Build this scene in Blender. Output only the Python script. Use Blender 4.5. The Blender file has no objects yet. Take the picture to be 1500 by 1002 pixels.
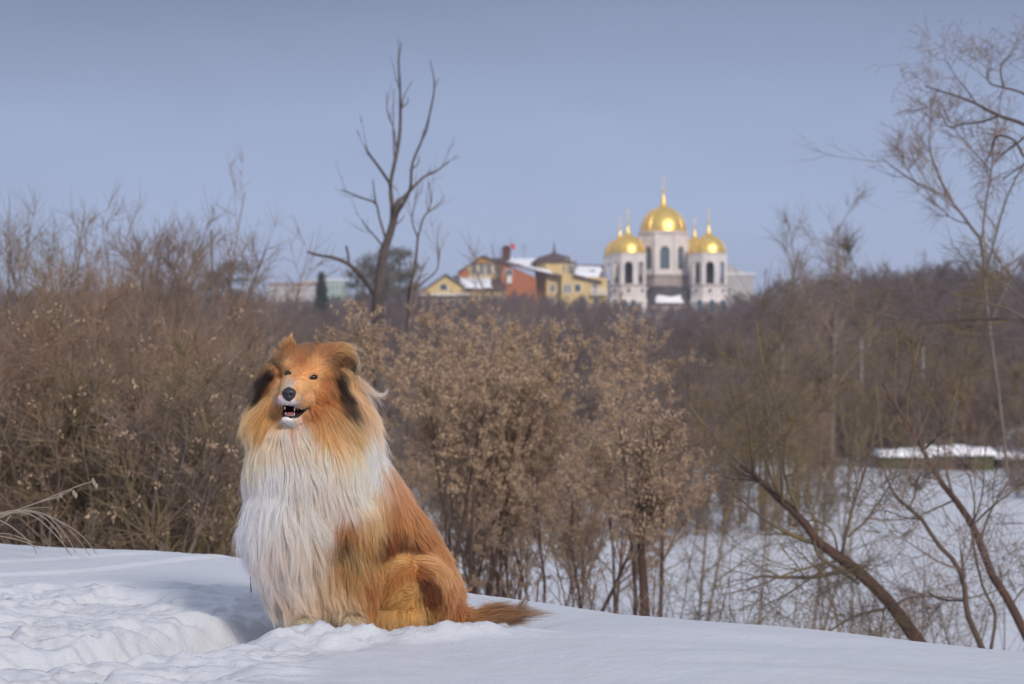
import bpy, math, random
import numpy as np
from mathutils import Vector, Matrix
from mathutils.bvhtree import BVHTree
from mathutils.kdtree import KDTree
S = bpy.context.scene
COL = S.collection
F = 3542.0; CZ = 0.8            # focal length in photo pixels, camera height
R = np.random.default_rng(7)

def W(u, v, d):
    return np.array([(u-750)/F*d, d, CZ+(501-v)/F*d])

# ---------------------------------------------------------------- noise
def _hash(ix, iy, seed):
    h = (ix.astype(np.int64)*374761393 + iy.astype(np.int64)*668265263 + seed*974711) & 0x7fffffff
    h = ((h ^ (h >> 13))*1274126177) & 0x7fffffff
    return ((h ^ (h >> 16)) & 0xffff)/65535.0
def vnoise(x, y, seed=0):
    x = np.asarray(x, float); y = np.asarray(y, float)
    ix = np.floor(x); iy = np.floor(y); fx = x-ix; fy = y-iy
    fx = fx*fx*fx*(fx*(fx*6-15)+10); fy = fy*fy*fy*(fy*(fy*6-15)+10)
    a = _hash(ix, iy, seed); b = _hash(ix+1, iy, seed); c = _hash(ix, iy+1, seed); d = _hash(ix+1, iy+1, seed)
    return (a*(1-fx)+b*fx)*(1-fy)+(c*(1-fx)+d*fx)*fy
def fbm(x, y, seed=0, octv=4, gain=.5):
    s = 0; a = 1; t = 0
    for k in range(octv):
        s = s + a*vnoise(x*2**k+13.7*k, y*2**k-7.1*k, seed+k); t += a; a *= gain
    return s/t - .5
def sst(a, b, x):
    t = np.clip((x-a)/(b-a), 0, 1); return t*t*(3-2*t)

# ---------------------------------------------------------------- materials
def mat(name, col, rough=.8, col2=None, scale=8., metal=0., spec=.3, bump=0., bscale=40., detail=4., stretch=None, lo=.35, hi=.65, attr=None, space='Object'):
    m = bpy.data.materials.new(name); m.use_nodes = True
    nt = m.node_tree; b = nt.nodes['Principled BSDF']
    b.inputs['Base Color'].default_value = (*col, 1)
    b.inputs['Roughness'].default_value = rough; b.inputs['Metallic'].default_value = metal
    b.inputs['Specular IOR Level'].default_value = spec
    tc = nt.nodes.new('ShaderNodeTexCoord'); mp = nt.nodes.new('ShaderNodeMapping')
    nt.links.new(tc.outputs[space], mp.inputs['Vector'])
    if stretch: mp.inputs['Scale'].default_value = stretch
    if col2 is not None:
        n = nt.nodes.new('ShaderNodeTexNoise'); n.inputs['Scale'].default_value = scale; n.inputs['Detail'].default_value = detail
        nt.links.new(mp.outputs[0], n.inputs['Vector'])
        r = nt.nodes.new('ShaderNodeMapRange'); r.inputs['From Min'].default_value = lo; r.inputs['From Max'].default_value = hi
        nt.links.new(n.outputs['Fac'], r.inputs['Value'])
        mx = nt.nodes.new('ShaderNodeMix'); mx.data_type = 'RGBA'
        mx.inputs['A'].default_value = (*col, 1); mx.inputs['B'].default_value = (*col2, 1)
        nt.links.new(r.outputs[0], mx.inputs['Factor']); nt.links.new(mx.outputs['Result'], b.inputs['Base Color'])
    if attr:
        a = nt.nodes.new('ShaderNodeAttribute'); a.attribute_name = attr
        nt.links.new(a.outputs['Color'], b.inputs['Base Color'])
    if bump:
        n = nt.nodes.new('ShaderNodeTexNoise'); n.inputs['Scale'].default_value = bscale; n.inputs['Detail'].default_value = 5
        nt.links.new(mp.outputs[0], n.inputs['Vector'])
        bp = nt.nodes.new('ShaderNodeBump'); bp.inputs['Strength'].default_value = bump; bp.inputs['Distance'].default_value = 1./bscale
        nt.links.new(n.outputs['Fac'], bp.inputs['Height']); nt.links.new(bp.outputs[0], b.inputs['Normal'])
    return m

# ---------------------------------------------------------------- object helpers
def tag(o, label=None, cat=None, group=None, kind=None):
    if label: o['label'] = label
    if cat: o['category'] = cat
    if group: o['group'] = group
    if kind: o['kind'] = kind
    return o
def empty(name, loc, rz=0.):
    o = bpy.data.objects.new(name, None); COL.objects.link(o)
    o.location = tuple(loc); o.rotation_euler = (0, 0, rz); o.empty_display_size = .2
    return o
def link(name, me, parent=None, loc=None):
    o = bpy.data.objects.new(name, me); COL.objects.link(o)
    if parent is not None: o.parent = parent
    if loc is not None: o.location = tuple(loc)
    return o
def np_mesh(name, V, Fq, mats, smooth=True, mi=None):
    """V (n,3); Fq list of arrays (m,k) of faces"""
    me = bpy.data.meshes.new(name)
    if not isinstance(Fq, list): Fq = [Fq]
    Fq = [np.asarray(f, np.int32) for f in Fq if len(f)]
    nf = sum(len(f) for f in Fq); nl = sum(f.size for f in Fq)
    me.vertices.add(len(V)); me.vertices.foreach_set('co', np.asarray(V, np.float32).ravel())
    me.loops.add(nl); me.polygons.add(nf)
    me.loops.foreach_set('vertex_index', np.concatenate([f.ravel() for f in Fq]))
    tot = np.concatenate([np.full(len(f), f.shape[1], np.int32) for f in Fq])
    st = np.concatenate([[0], np.cumsum(tot)[:-1]]).astype(np.int32)
    me.polygons.foreach_set('loop_start', st)
    try: me.polygons.foreach_set('loop_total', tot)
    except Exception: pass
    if mi is not None: me.polygons.foreach_set('material_index', np.asarray(mi, np.int32))
    me.update(calc_edges=True)
    me.polygons.foreach_set('use_smooth', np.full(nf, smooth))
    for m in (mats if isinstance(mats, (list, tuple)) else [mats]): me.materials.append(m)
    return me

class MB:
    """collects simple solids into one mesh"""
    def __init__(s): s.v = []; s.f = []
    def add(s, vs, fs):
        n = len(s.v); s.v += [tuple(map(float, p)) for p in vs]; s.f += [tuple(i+n for i in f) for f in fs]; return s
    def box(s, x0, x1, y0, y1, z0, z1):
        return s.add([(x0,y0,z0),(x1,y0,z0),(x1,y1,z0),(x0,y1,z0),(x0,y0,z1),(x1,y0,z1),(x1,y1,z1),(x0,y1,z1)],
                     [(0,3,2,1),(4,5,6,7),(0,1,5,4),(1,2,6,5),(2,3,7,6),(3,0,4,7)])
    def prism(s, poly, y0, y1):
        """poly of (x,z) extruded along y"""
        n = len(poly)
        vs = [(x, y0, z) for x, z in poly]+[(x, y1, z) for x, z in poly]
        fs = [tuple(range(n)), tuple(range(2*n-1, n-1, -1))]+[(i, i+n, (i+1) % n+n, (i+1) % n) for i in range(n)]
        return s.add(vs, fs)
    def lathe(s, prof, cx, cy, n=24, a0=0., cap=True):
        """prof list of (r,z)"""
        vs = []; fs = []
        for r, z in prof:
            for k in range(n):
                a = a0+2*math.pi*k/n; vs.append((cx+r*math.cos(a), cy+r*math.sin(a), z))
        for i in range(len(prof)-1):
            for k in range(n):
                k2 = (k+1) % n; fs.append((i*n+k, i*n+k2, (i+1)*n+k2, (i+1)*n+k))
        if cap: fs.append(tuple(range(n-1, -1, -1))); fs.append(tuple((len(prof)-1)*n+k for k in range(n)))
        return s.add(vs, fs)
    def tube(s, pts, rad, n=8):
        V, Q = tubes([np.array(pts, float)], [np.array(rad, float)], n)
        return s.add(V, [tuple(q) for f in Q for q in f])
    def build(s, name, m, parent=None, smooth=False, loc=None):
        me = bpy.data.meshes.new(name); me.from_pydata(s.v, [], s.f); me.validate(); me.update()
        me.materials.append(m)
        if smooth: me.polygons.foreach_set('use_smooth', [True]*len(me.polygons))
        return link(name, me, parent, loc)

def tubes(P, Rr, n=3):
    """polylines (arrays of the same or different length) -> verts, [quads]"""
    by = {}
    for p, r in zip(P, Rr): by.setdefault(len(p), []).append((p, r))
    Vs = []; Qs = []; off = 0
    for L, lst in by.items():
        A = np.stack([a for a, _ in lst]); B = np.stack([b for _, b in lst])
        v, q = tubes_arr(A, B, n); Vs.append(v); Qs.append(q+off); off += len(v)
    return np.concatenate(Vs), [np.concatenate(Qs)]
def tubes_arr(A, B, n):
    N, L, _ = A.shape
    T = np.empty_like(A); T[:, 1:-1] = A[:, 2:]-A[:, :-2]; T[:, 0] = A[:, 1]-A[:, 0]; T[:, -1] = A[:, -1]-A[:, -2]
    T /= np.linalg.norm(T, axis=2, keepdims=True)+1e-12
    mean = A[:, -1]-A[:, 0]
    ref = np.where((np.abs(mean[:, 2:3]) < .8*np.linalg.norm(mean, axis=1, keepdims=True)), np.array([[0, 0, 1.]]), np.array([[1., 0.3, 0]]))[:, None, :]
    a = np.cross(T, ref); a /= np.linalg.norm(a, axis=2, keepdims=True)+1e-9; b = np.cross(T, a)
    ang = np.arange(n)*2*math.pi/n
    V = A[:, :, None, :]+B[:, :, None, None]*(a[:, :, None, :]*np.cos(ang)[None, None, :, None]+b[:, :, None, :]*np.sin(ang)[None, None, :, None])
    V = V.reshape(-1, 3)
    i = np.arange(N)[:, None, None]*L*n; j = np.arange(L-1)[None, :, None]*n; k = np.arange(n)[None, None, :]; k2 = (k+1) % n
    Q = np.stack([i+j+k, i+j+k2, i+j+n+k2, i+j+n+k], -1).reshape(-1, 4)
    return V, Q

# ---------------------------------------------------------------- branching
def unit(v): return v/(np.linalg.norm(v, axis=-1, keepdims=True)+1e-12)
def march(rng, P0, D0, Ln, R0, nseg, wob, up, taper=.35):
    N = len(P0); A = np.empty((N, nseg+1, 3)); A[:, 0] = P0; D = unit(D0)
    for k in range(nseg):
        D = unit(D+rng.normal(0, wob, (N, 3))+np.array([0, 0, up]))
        A[:, k+1] = A[:, k]+D*(Ln/nseg)[:, None]
    B = R0[:, None]*np.linspace(1, taper, nseg+1)[None, :]
    return A, B
def spawn(rng, A, B, n, ang, lr, rr, tmin=.25, absl=None, tp=1.):
    """n children on every polyline"""
    N, L, _ = A.shape
    t = tmin+(1-tmin)*rng.random((N, n))**tp
    x = t*(L-1); i = np.minimum(x.astype(int), L-2); f = (x-i)[..., None]
    ii = np.arange(N)[:, None]
    P = A[ii, i]*(1-f)+A[ii, i+1]*f
    T = unit(A[ii, i+1]-A[ii, i]); r = B[ii, i]
    plen = np.linalg.norm(np.diff(A, axis=1), axis=2).sum(1)[:, None]*np.ones((1, n))
    a = np.radians(rng.uniform(*ang, (N, n)))[..., None]
    q = rng.normal(0, 1, (N, n, 3)); q = unit(q-T*(q*T).sum(-1, keepdims=True))
    D = T*np.cos(a)+q*np.sin(a)
    Ln = plen*rng.uniform(*lr, (N, n))*(1-.45*t) if absl is None else rng.uniform(*absl, (N, n))*(1-.3*t)
    return P.reshape(-1, 3), D.reshape(-1, 3), Ln.ravel(), (r*rng.uniform(*rr, (N, n))).ravel()

def crown(rng, base, levels, rmin=.0015):
    """base: list of (A,B) groups; returns list of groups for every level"""
    out = []; cur = base
    for lv in levels:
        nxt = []
        for A, B in cur:
            P, D, Ln, r = spawn(rng, A, B, lv['n'], lv.get('ang', (25, 60)), lv.get('lr', (.3, .6)), lv.get('rr', (.45, .7)), lv.get('tmin', .25), lv.get('absl'), lv.get('tp', 1.))
            r = np.maximum(r, rmin)
            nxt.append(march(rng, P, D, Ln, r, lv.get('seg', 4), lv.get('wob', .12), lv.get('up', .04), lv.get('taper', .4)))
        A = np.concatenate([a for a, _ in nxt]); B = np.concatenate([b for _, b in nxt])
        out.append((A, B)); cur = [(A, B)]
    return out
def smooth_path(pts, n=14):
    """Catmull-Rom through points (any columns)"""
    P = np.array(pts, float); P = np.vstack([2*P[0]-P[1], P, 2*P[-1]-P[-2]]); m = len(P)-3
    out = []
    for t in np.linspace(0, m-1e-6, n):
        i = int(t); f = t-i; a, b, c, d = P[i:i+4]
        out.append(.5*((2*b)+(-a+c)*f+(2*a-5*b+4*c-d)*f*f+(-a+3*b-3*c+d)*f**3))
    return np.array(out)
def groups_mesh(name, groups, m, sides):
    Vs = []; Qs = []; off = 0
    for (A, B), n in zip(groups, sides):
        v, q = tubes_arr(A, B, n); Vs.append(v); Qs.append(q+off); off += len(v)
    return np_mesh(name, np.concatenate(Vs), [np.concatenate(Qs)], m)
# ================================================================ GROUND
CX = np.array([-60, -6, -3.2, -1.9, -.99, -.16, .22, .53, .93, 1.52, 3, 8, 60])
CD = np.array([10, 10, 9.4, 9.0, 8.8, 8.2, 7.75, 7.5, 7.3, 7.2, 7.2, 7.5, 8])
CH = np.array([.4, .2, .1, .055, .025, -.027, -.063, -.056, -.074, -.137, -.38, -.9, -2])
PY = np.array([0, 1, 2.5, 7, 12, 20, 28, 120, 150, 470, 560, 1200, 4500, 9000])
PZ = np.array([0, -.16, -.5, -1.25, -2.6, -4.9, -5.9, -5.95, -5.3, 6., 6.6, 5.5, -15, -60])
TR = np.array([(-1.75, 5.75), (-1.26, 6.0), (-1.05, 6.22), (-.863, 6.5), (-.705, 6.72), (-.60, 6.82)])
def seg_dist(x, y, line):
    """signed distance (+ beyond the line, away from the camera) and run 0..1"""
    best = np.full(np.shape(x), 1e9); sg = np.zeros(np.shape(x)); run = np.zeros(np.shape(x)); n = len(line)-1
    for i in range(n):
        a = line[i]; d = line[i+1]-a; L = d@d
        t = np.clip(((x-a[0])*d[0]+(y-a[1])*d[1])/L, 0, 1)
        px = x-a[0]-t*d[0]; py = y-a[1]-t*d[1]; q = np.hypot(px, py)
        c = d[0]*py-d[1]*px; k = q < best
        best = np.where(k, q, best); sg = np.where(k, np.sign(c), sg); run = np.where(k, (i+t)/n, run)
    return best*sg, run
def G(u, v, z=0.):
    d = (CZ-z)/((v-501)/F); return ((u-750)/F*d, d)
LEDGE = [(np.array([G(-120, 905), G(60, 878), G(130, 868), G(200, 868), G(222, 878)]), .030),
         (np.array([G(-150, 862), G(50, 852), G(150, 845), G(290, 828), G(350, 822)]), .024),
         (np.array([G(-120, 845), G(0, 838), G(120, 829), G(240, 822)]), .018),
         (np.array([G(-60, 935), G(40, 912), G(90, 900), G(150, 888), G(200, 882)]), .026)]
NEAR = np.array([G(180, 1040), G(300, 1000), G(450, 968), G(600, 940), G(760, 924), G(900, 903, -.05)])
def tz(x, y, fine=False):
    x = np.asarray(x, float); y = np.asarray(y, float)
    c = np.interp(x, CX, CD); h = np.interp(x, CX, CH)
    xs = np.array([-.35, 0, .35])
    h = sum(np.interp(x+k, CX, CH) for k in xs)/3; c = sum(np.interp(x+k, CX, CD) for k in xs)/3
    z0 = np.interp(x, [-8, -2, 0, 1, 2, 6], [.1, 0.0, 0, -.015, -.06, -.6])
    t = np.clip((y-5)/(c-5), -3, 1)
    zin = z0+(h-z0)*np.clip(t, 0, 1)+.045*np.clip(4*t*(1-t), 0, 1)*sst(-.3, .6, x)
    s = y-c
    s2 = np.maximum(s, 0)
    zo = np.interp(s2, PY, PZ)
    zo = sum(np.interp(np.maximum(s2+k*np.clip(s2, 0, 8)*.25, 0), PY, PZ) for k in (-1, -.5, 0, .5, 1))/5
    far = sst(8, 30, s)
    z = np.where(s < 0, zin, (h+zo)*(1-far)+zo*far)
    z = z-.006*np.exp(-(s/.25)**2)
    z = z+far*fbm(x/14, y/14, 3, 3)*.5*sst(.0, .5, far)+sst(150, 300, y)*fbm(x/60, y/60, 9, 3)*2.5
    z = z+(1-far)*(fbm(x/.9, y/.9, 5, 3)*.03+fbm(x/.55+y*.3, y/.28, 15, 2)*.020*sst(-.1, .5, x))
    if fine:
        near = (1-sst(10, 12, y))
        wr = fbm(x*3, y*3, 77, 3)*.16
        d, run = seg_dist(x, y+wr*.5, TR)
        endf = 1-sst(.93, 1.0, run)*.0
        dep = np.interp(run, [0, .3, .7, 1], [.045, .075, .115, .10])*(1+.5*fbm(x*8, y*8, 78, 3))
        prof = np.where(d > 0, 1-sst(.04, .13, d), 1-sst(.05, .30, -d))
        z = z-dep*prof*near
        z = z+near*.012*np.exp(-((d-.2)/.07)**2)*(.6+1.8*np.clip(fbm(x*7, y*7, 21, 3)+.25, 0, 1))*sst(0, .15, run)
        # trodden, broken crust left of the dog
        left = near*(1-sst(-.75, -.35, x))*sst(5.2, 5.6, y)*(1-sst(7.4, 8.0, y))
        rd = 1-np.abs(2*fbm(x*2.6+wr*2, y*4.6, 31, 3))
        rd2 = 1-np.abs(2*fbm(x*8+wr*3, y*13, 131, 3))
        z = z+left*1.35*(.034*(rd-.7)+.020*fbm(x*9, y*12, 41, 3)+.017*(sst(.6, .9, rd2)-.5)+.006*fbm(x*30, y*40, 43, 3))
        for ln, a in LEDGE:
            dd, rn = seg_dist(x, y+wr*.45, ln)
            w = sst(0, .12, rn)*(1-sst(.88, 1., rn))
            a = a*.35
            z = z+near*a*w*(sst(-.02, .015, dd)-1)*np.exp(-np.maximum(-dd, 0)/.30)+near*w*a*.35*np.exp(-((dd-.03)/.03)**2)
        # near bank rising towards the camera
        dd, rn = seg_dist(x, y+fbm(x*5, y*5, 66, 3)*.06, NEAR)
        w = sst(0, .1, rn)*(1-sst(.75, 1., rn))
        z = z+near*w*.022*(1-sst(-.10, .02, dd))*np.exp(-np.maximum(-dd-.05, 0)/.5)
        # pushed-up lumps in front of the paws
        q = np.interp(x, [-.72, -.60, -.5, -.35, -.2, -.05, .15], [0, .5, 1, .95, .75, .5, 0])
        yc = np.interp(x, [-.7, -.5, -.35, -.2, .1], [6.36, 6.36, 6.38, 6.42, 6.5])
        lum = .45+1.1*np.clip(fbm(x*13, y*13, 51, 4)+.28, 0, 1)+1.1*(1-np.abs(3*fbm(x*24, y*30, 52, 3)))*.45
        z = z+near*q*.050*lum*np.exp(-((y-yc)/.075)**2)
        # the dog has pressed the snow down where it sits
        z = z-near*.018*np.exp(-((x+.30)/.28)**2-((y-6.72)/.2)**2)
        z = z+near*(fbm(x*22, y*30, 61, 3)*.0065*(.35+1.6*left+q*np.exp(-((y-yc)/.2)**2))+fbm(x*60, y*60, 62, 2)*.0012)
    return z
def axis(parts):
    out = []
    for a, b, st in parts: out += list(np.arange(a, b, st))
    return out
def geo(a, b, n): return list(a*(b/a)**(np.arange(1, n+1)/n))
xs_n = axis([(-2.3, 2.3, .0115)])
xs = np.array([-(q) for q in geo(2.3, 2500, 66)][::-1]+xs_n+[2.3]+geo(2.3, 2500, 66))
ys = np.array(list(-np.array(geo(1, 400, 12))[::-1])+list(np.arange(-1, 4.8, .3))+axis([(4.8, 7.6, .0115), (7.6, 9.6, .016), (9.6, 12, .05)])+geo(12, 3000, 150))
XX, YY = np.meshgrid(xs, ys)
ZZ = tz(XX, YY, True)
nx, ny = len(xs), len(ys)
idx = np.arange(nx*ny).reshape(ny, nx)
Q = np.stack([idx[:-1, :-1], idx[:-1, 1:], idx[1:, 1:], idx[1:, :-1]], -1).reshape(-1, 4)

def snow_material():
    m = mat('snow', (.56, .585, .63), .55, spec=.25)
    nt = m.node_tree; b = nt.nodes['Principled BSDF']
    b.inputs['Subsurface Weight'].default_value = 0.0
    geo_ = nt.nodes.new('ShaderNodeNewGeometry'); sep = nt.nodes.new('ShaderNodeSeparateXYZ')
    nt.links.new(geo_.outputs['Position'], sep.inputs[0])
    # fine grain
    n1 = nt.nodes.new('ShaderNodeTexNoise'); n1.inputs['Scale'].default_value = 90; n1.inputs['Detail'].default_value = 6; n1.inputs['Roughness'].default_value = .7
    n2 = nt.nodes.new('ShaderNodeTexNoise'); n2.inputs['Scale'].default_value = 9; n2.inputs['Detail'].default_value = 6
    nt.links.new(geo_.outputs['Position'], n1.inputs['Vector']); nt.links.new(geo_.outputs['Position'], n2.inputs['Vector'])
    b1 = nt.nodes.new('ShaderNodeBump'); b1.inputs['Strength'].default_value = .6; b1.inputs['Distance'].default_value = .008
    b2 = nt.nodes.new('ShaderNodeBump'); b2.inputs['Strength'].default_value = .3; b2.inputs['Distance'].default_value = .03
    nt.links.new(n1.outputs['Fac'], b1.inputs['Height']); nt.links.new(n2.outputs['Fac'], b2.inputs['Height'])
    nt.links.new(b1.outputs[0], b2.inputs['Normal']); nt.links.new(b2.outputs[0], b.inputs['Normal'])
    # leaf litter and dead grass poking through, only on the wooded far slope
    n3 = nt.nodes.new('ShaderNodeTexNoise'); n3.inputs['Scale'].default_value = .12; n3.inputs['Detail'].default_value = 9; n3.inputs['Roughness'].default_value = .7
    nt.links.new(geo_.outputs['Position'], n3.inputs['Vector'])
    mr = nt.nodes.new('ShaderNodeMapRange'); mr.inputs['From Min'].default_value = .46; mr.inputs['From Max'].default_value = .56
    nt.links.new(n3.outputs['Fac'], mr.inputs['Value'])
    my = nt.nodes.new('ShaderNodeMapRange'); my.inputs['From Min'].default_value = 118; my.inputs['From Max'].default_value = 135
    nt.links.new(sep.outputs['Y'], my.inputs['Value'])
    mu = nt.nodes.new('ShaderNodeMath'); mu.operation = 'MULTIPLY'
    nt.links.new(mr.outputs[0], mu.inputs[0]); nt.links.new(my.outputs[0], mu.inputs[1])
    # faint yellow-grey stain patches in the trodden snow
    n4 = nt.nodes.new('ShaderNodeTexNoise'); n4.inputs['Scale'].default_value = 3.5; n4.inputs['Detail'].default_value = 4
    nt.links.new(geo_.outputs['Position'], n4.inputs['Vector'])
    m4 = nt.nodes.new('ShaderNodeMapRange'); m4.inputs['From Min'].default_value = .5; m4.inputs['From Max'].default_value = .7; m4.inputs['To Max'].default_value = .5
    nt.links.new(n4.outputs['Fac'], m4.inputs['Value'])
    mx0 = nt.nodes.new('ShaderNodeMix'); mx0.data_type = 'RGBA'
    mx0.inputs['A'].default_value = (.56, .585, .63, 1); mx0.inputs['B'].default_value = (.53, .535, .55, 1)
    nt.links.new(m4.outputs[0], mx0.inputs['Factor'])
    mx = nt.nodes.new('ShaderNodeMix'); mx.data_type = 'RGBA'
    nt.links.new(mx0.outputs['Result'], mx.inputs['A']); mx.inputs['B'].default_value = (.13, .10, .085, 1)
    nt.links.new(mu.outputs[0], mx.inputs['Factor']); nt.links.new(mx.outputs['Result'], b.inputs['Base Color'])
    return m
M_SNOW = snow_material()
ground = link('ground', np_mesh('ground', np.stack([XX.ravel(), YY.ravel(), ZZ.ravel()], 1), [Q], M_SNOW))
tag(ground, 'snow-covered ground from the dog\'s bank down to the valley and up the wooded hill', 'snow', kind='structure')
def gz(x, y): return float(tz(np.array([x]), np.array([y]), True)[0])
# ================================================================ DOG
DD = 6.6; s = DD/F      # metres per photo pixel at the dog
def Wd(u, v, dep): return W(u, v, DD+dep*s)
DOG0 = np.array([W(520, 918, DD)[0], DD+.06, gz(W(520, 918, DD)[0], DD+.06)])
def ell_mesh(c, r, n=20, ax=None):
    a = []; f = []
    for i in range(n+1):
        th = math.pi*i/n
        for j in range(2*n):
            ph = math.pi*j/n; a.append((math.sin(th)*math.cos(ph), math.sin(th)*math.sin(ph), math.cos(th)))
    for i in range(n):
        for j in range(2*n):
            k = (j+1) % (2*n); f.append((i*2*n+j, (i+1)*2*n+j, (i+1)*2*n+k, i*2*n+k))
    a = np.array(a)*np.array(r)
    if ax is not None: a = a@np.array(ax).T
    return a+np.array(c), f
def cap_chain(pts):
    """pts: (u,v,dep,r) -> many overlapping spheres' hull as a tapered tube with round ends"""
    vs = []; fs = []
    P = [(Wd(u, v, d), r*s) for u, v, d, r in pts]
    for (p, r), (q, t) in zip(P[:-1], P[1:]):
        ax = q-p; L = np.linalg.norm(ax); z = ax/L
        x = np.cross(z, [0.3, .9, .2]); x /= np.linalg.norm(x); y = np.cross(z, x)
        n = 24; prof = [(-r*math.cos(a), r*math.sin(a)) for a in np.linspace(0.02, math.pi/2, 7)]+[(L+t*math.sin(a), t*math.cos(a)) for a in np.linspace(0, math.pi/2-.02, 7)]
        o = len(vs)
        for h, rr in prof:
            for k in range(n):
                a = 2*math.pi*k/n; vs.append(p+z*h+rr*(x*math.cos(a)+y*math.sin(a)))
        for i in range(len(prof)-1):
            for k in range(n): fs.append((o+i*n+k, o+i*n+(k+1) % n, o+(i+1)*n+(k+1) % n, o+(i+1)*n+k))
        fs.append(tuple(o+k for k in range(n-1, -1, -1))); fs.append(tuple(o+(len(prof)-1)*n+k for k in range(n)))
    return vs, fs
B_ = MB()
def E(u, v, dep, ru, rd, rv, rot=0.):
    c, sn = math.cos(rot), math.sin(rot)
    a, f = ell_mesh(Wd(u, v, dep), (ru*s, rd*s, rv*s), 16, [[c, 0, sn], [0, 1, 0], [-sn, 0, c]]); B_.add(a, f)
def C(*p): v, f = cap_chain(p); B_.add(v, f)
# head
E(453, 543, 8, 39, 42, 31)
E(464, 572, 8, 30, 36, 28)
E(421, 578, 6, 25, 27, 25)
E(436, 645, -6, 42, 34, 30)
E(404, 598, 4, 17, 20, 20)
C((440, 560, -20, 25), (427, 575, -54, 15.5))
E(424, 583, -56, 16.5, 14, 9)
E(443, 583, -30, 16, 22, 15)
E(440, 536, -20, 24, 14, 12)
C((452, 602, -8, 18), (430, 613, -38, 10))
E(426, 614, -42, 13, 12, 5)
E(432, 626, -18, 22, 18, 10)
# ears: left one pricked and blown back, right one folded outwards
C((427, 524, 4, 14), (423, 510, 8, 9), (426, 500, 10, 3))
C((478, 522, 8, 15), (498, 518, 10, 12), (512, 525, 10, 8), (517, 534, 8, 4))
E(452, 530, 14, 44, 34, 22)
# neck, chest and mane
C((458, 568, 40, 50), (456, 640, 34, 74))
E(452, 612, 52, 84, 50, 52)
E(402, 632, 24, 34, 40, 42)
E(410, 594, 30, 26, 30, 30)
E(404, 556, 32, 19, 26, 28)
E(503, 558, 28, 19, 26, 28)
C((472, 810, 8, 42), (486, 885, 4, 26))
E(505, 606, 40, 30, 44, 48)
E(453, 695, 22, 84, 74, 95)
E(432, 775, 6, 63, 58, 84)
E(500, 655, 38, 44, 56, 80)
C((408, 800, 2, 34), (432, 870, -8, 24), (444, 904, -14, 16))
E(446, 913, -26, 17, 23, 9)
C((515, 775, 2, 34), (532, 850, -4, 23), (528, 900, -10, 15))
E(522, 912, -24, 16, 22, 9)
E(440, 850, 0, 46, 30, 50)
# trunk and hindquarters
C((512, 716, 60, 60), (555, 775, 90, 58), (604, 838, 112, 58))
E(621, 866, 105, 54, 55, 50)
E(602, 866, 50, 62, 40, 48)
C((600, 908, 5, 13), (560, 912, -6, 12), (546, 913, -10, 9))
C((660, 900, 112, 16), (695, 906, 112, 8), (722, 902, 112, 4.5), (742, 900, 110, 2))

tmp = B_.build('tmp', bpy.data.materials.new('t'))
md = tmp.modifiers.new('r', 'REMESH'); md.mode = 'VOXEL'; md.voxel_size = .0042; md.use_smooth_shade = True
sm = tmp.modifiers.new('s', 'SMOOTH'); sm.factor = .6; sm.iterations = 5
dg = bpy.context.evaluated_depsgraph_get(); ev = tmp.evaluated_get(dg)
bm_ = bpy.data.meshes.new_from_object(ev)
bpy.data.objects.remove(tmp)
nv = len(bm_.vertices); co_ = np.empty(nv*3, np.float32); bm_.vertices.foreach_get('co', co_); BV = co_.reshape(-1, 3).astype(float)
nrm = np.empty(nv*3, np.float32); bm_.vertices.foreach_get('normal', nrm); BN = nrm.reshape(-1, 3).astype(float)
def UV(P):
    return 750+P[..., 0]/P[..., 1]*F, 501-(P[..., 2]-CZ)/P[..., 1]*F
def inpoly(u, v, poly):
    ins = np.zeros(np.shape(u), bool); n = len(poly)
    for i in range(n):
        x0, y0 = poly[i]; x1, y1 = poly[(i+1) % n]
        c = ((y0 > v) != (y1 > v)) & (u < (x1-x0)*(v-y0)/(y1-y0+1e-12)+x0); ins ^= c
    return ins
MOUTH = [(414, 594), (420, 593), (427, 594), (434, 597), (441, 599), (447, 596), (451, 592), (452.5, 595), (449, 601), (443, 606), (437, 608), (433, 610.5), (425, 612), (417, 610), (413.5, 604)]
def pdist(u, v, poly):
    best = np.full(np.shape(u), 1e9); n = len(poly)
    for i in range(n):
        a = np.array(poly[i], float); d = np.array(poly[(i+1) % n], float)-a
        t = np.clip(((u-a[0])*d[0]+(v-a[1])*d[1])/(d@d), 0, 1); best = np.minimum(best, np.hypot(u-a[0]-t*d[0], v-a[1]-t*d[1]))
    return best
# open the mouth: push the surface inside the lip line back into the head
bu, bv = UV(BV); front = (BV[:, 1] < DD+5*s) & (BN[:, 1] < .4)
inm = inpoly(bu, bv, MOUTH) & front
dm = pdist(bu, bv, MOUTH)
BV[inm, 1] += (np.clip(dm[inm]/4., 0, 1)*16*s)
# eye sockets
EYES = [(421., 547.5, 4.1), (458.2, 552.3, 4.7)]
for eu, ev_, er in EYES:
    q = ((bu-eu)/7.)**2+((bv-ev_)/4.5)**2
    k = (q < 1) & front; BV[k, 1] += (1-q[k])*3.5*s
# haunch fold between belly and thigh
bm_.vertices.foreach_set('co', BV.astype(np.float32).ravel()); bm_.update()

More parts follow.
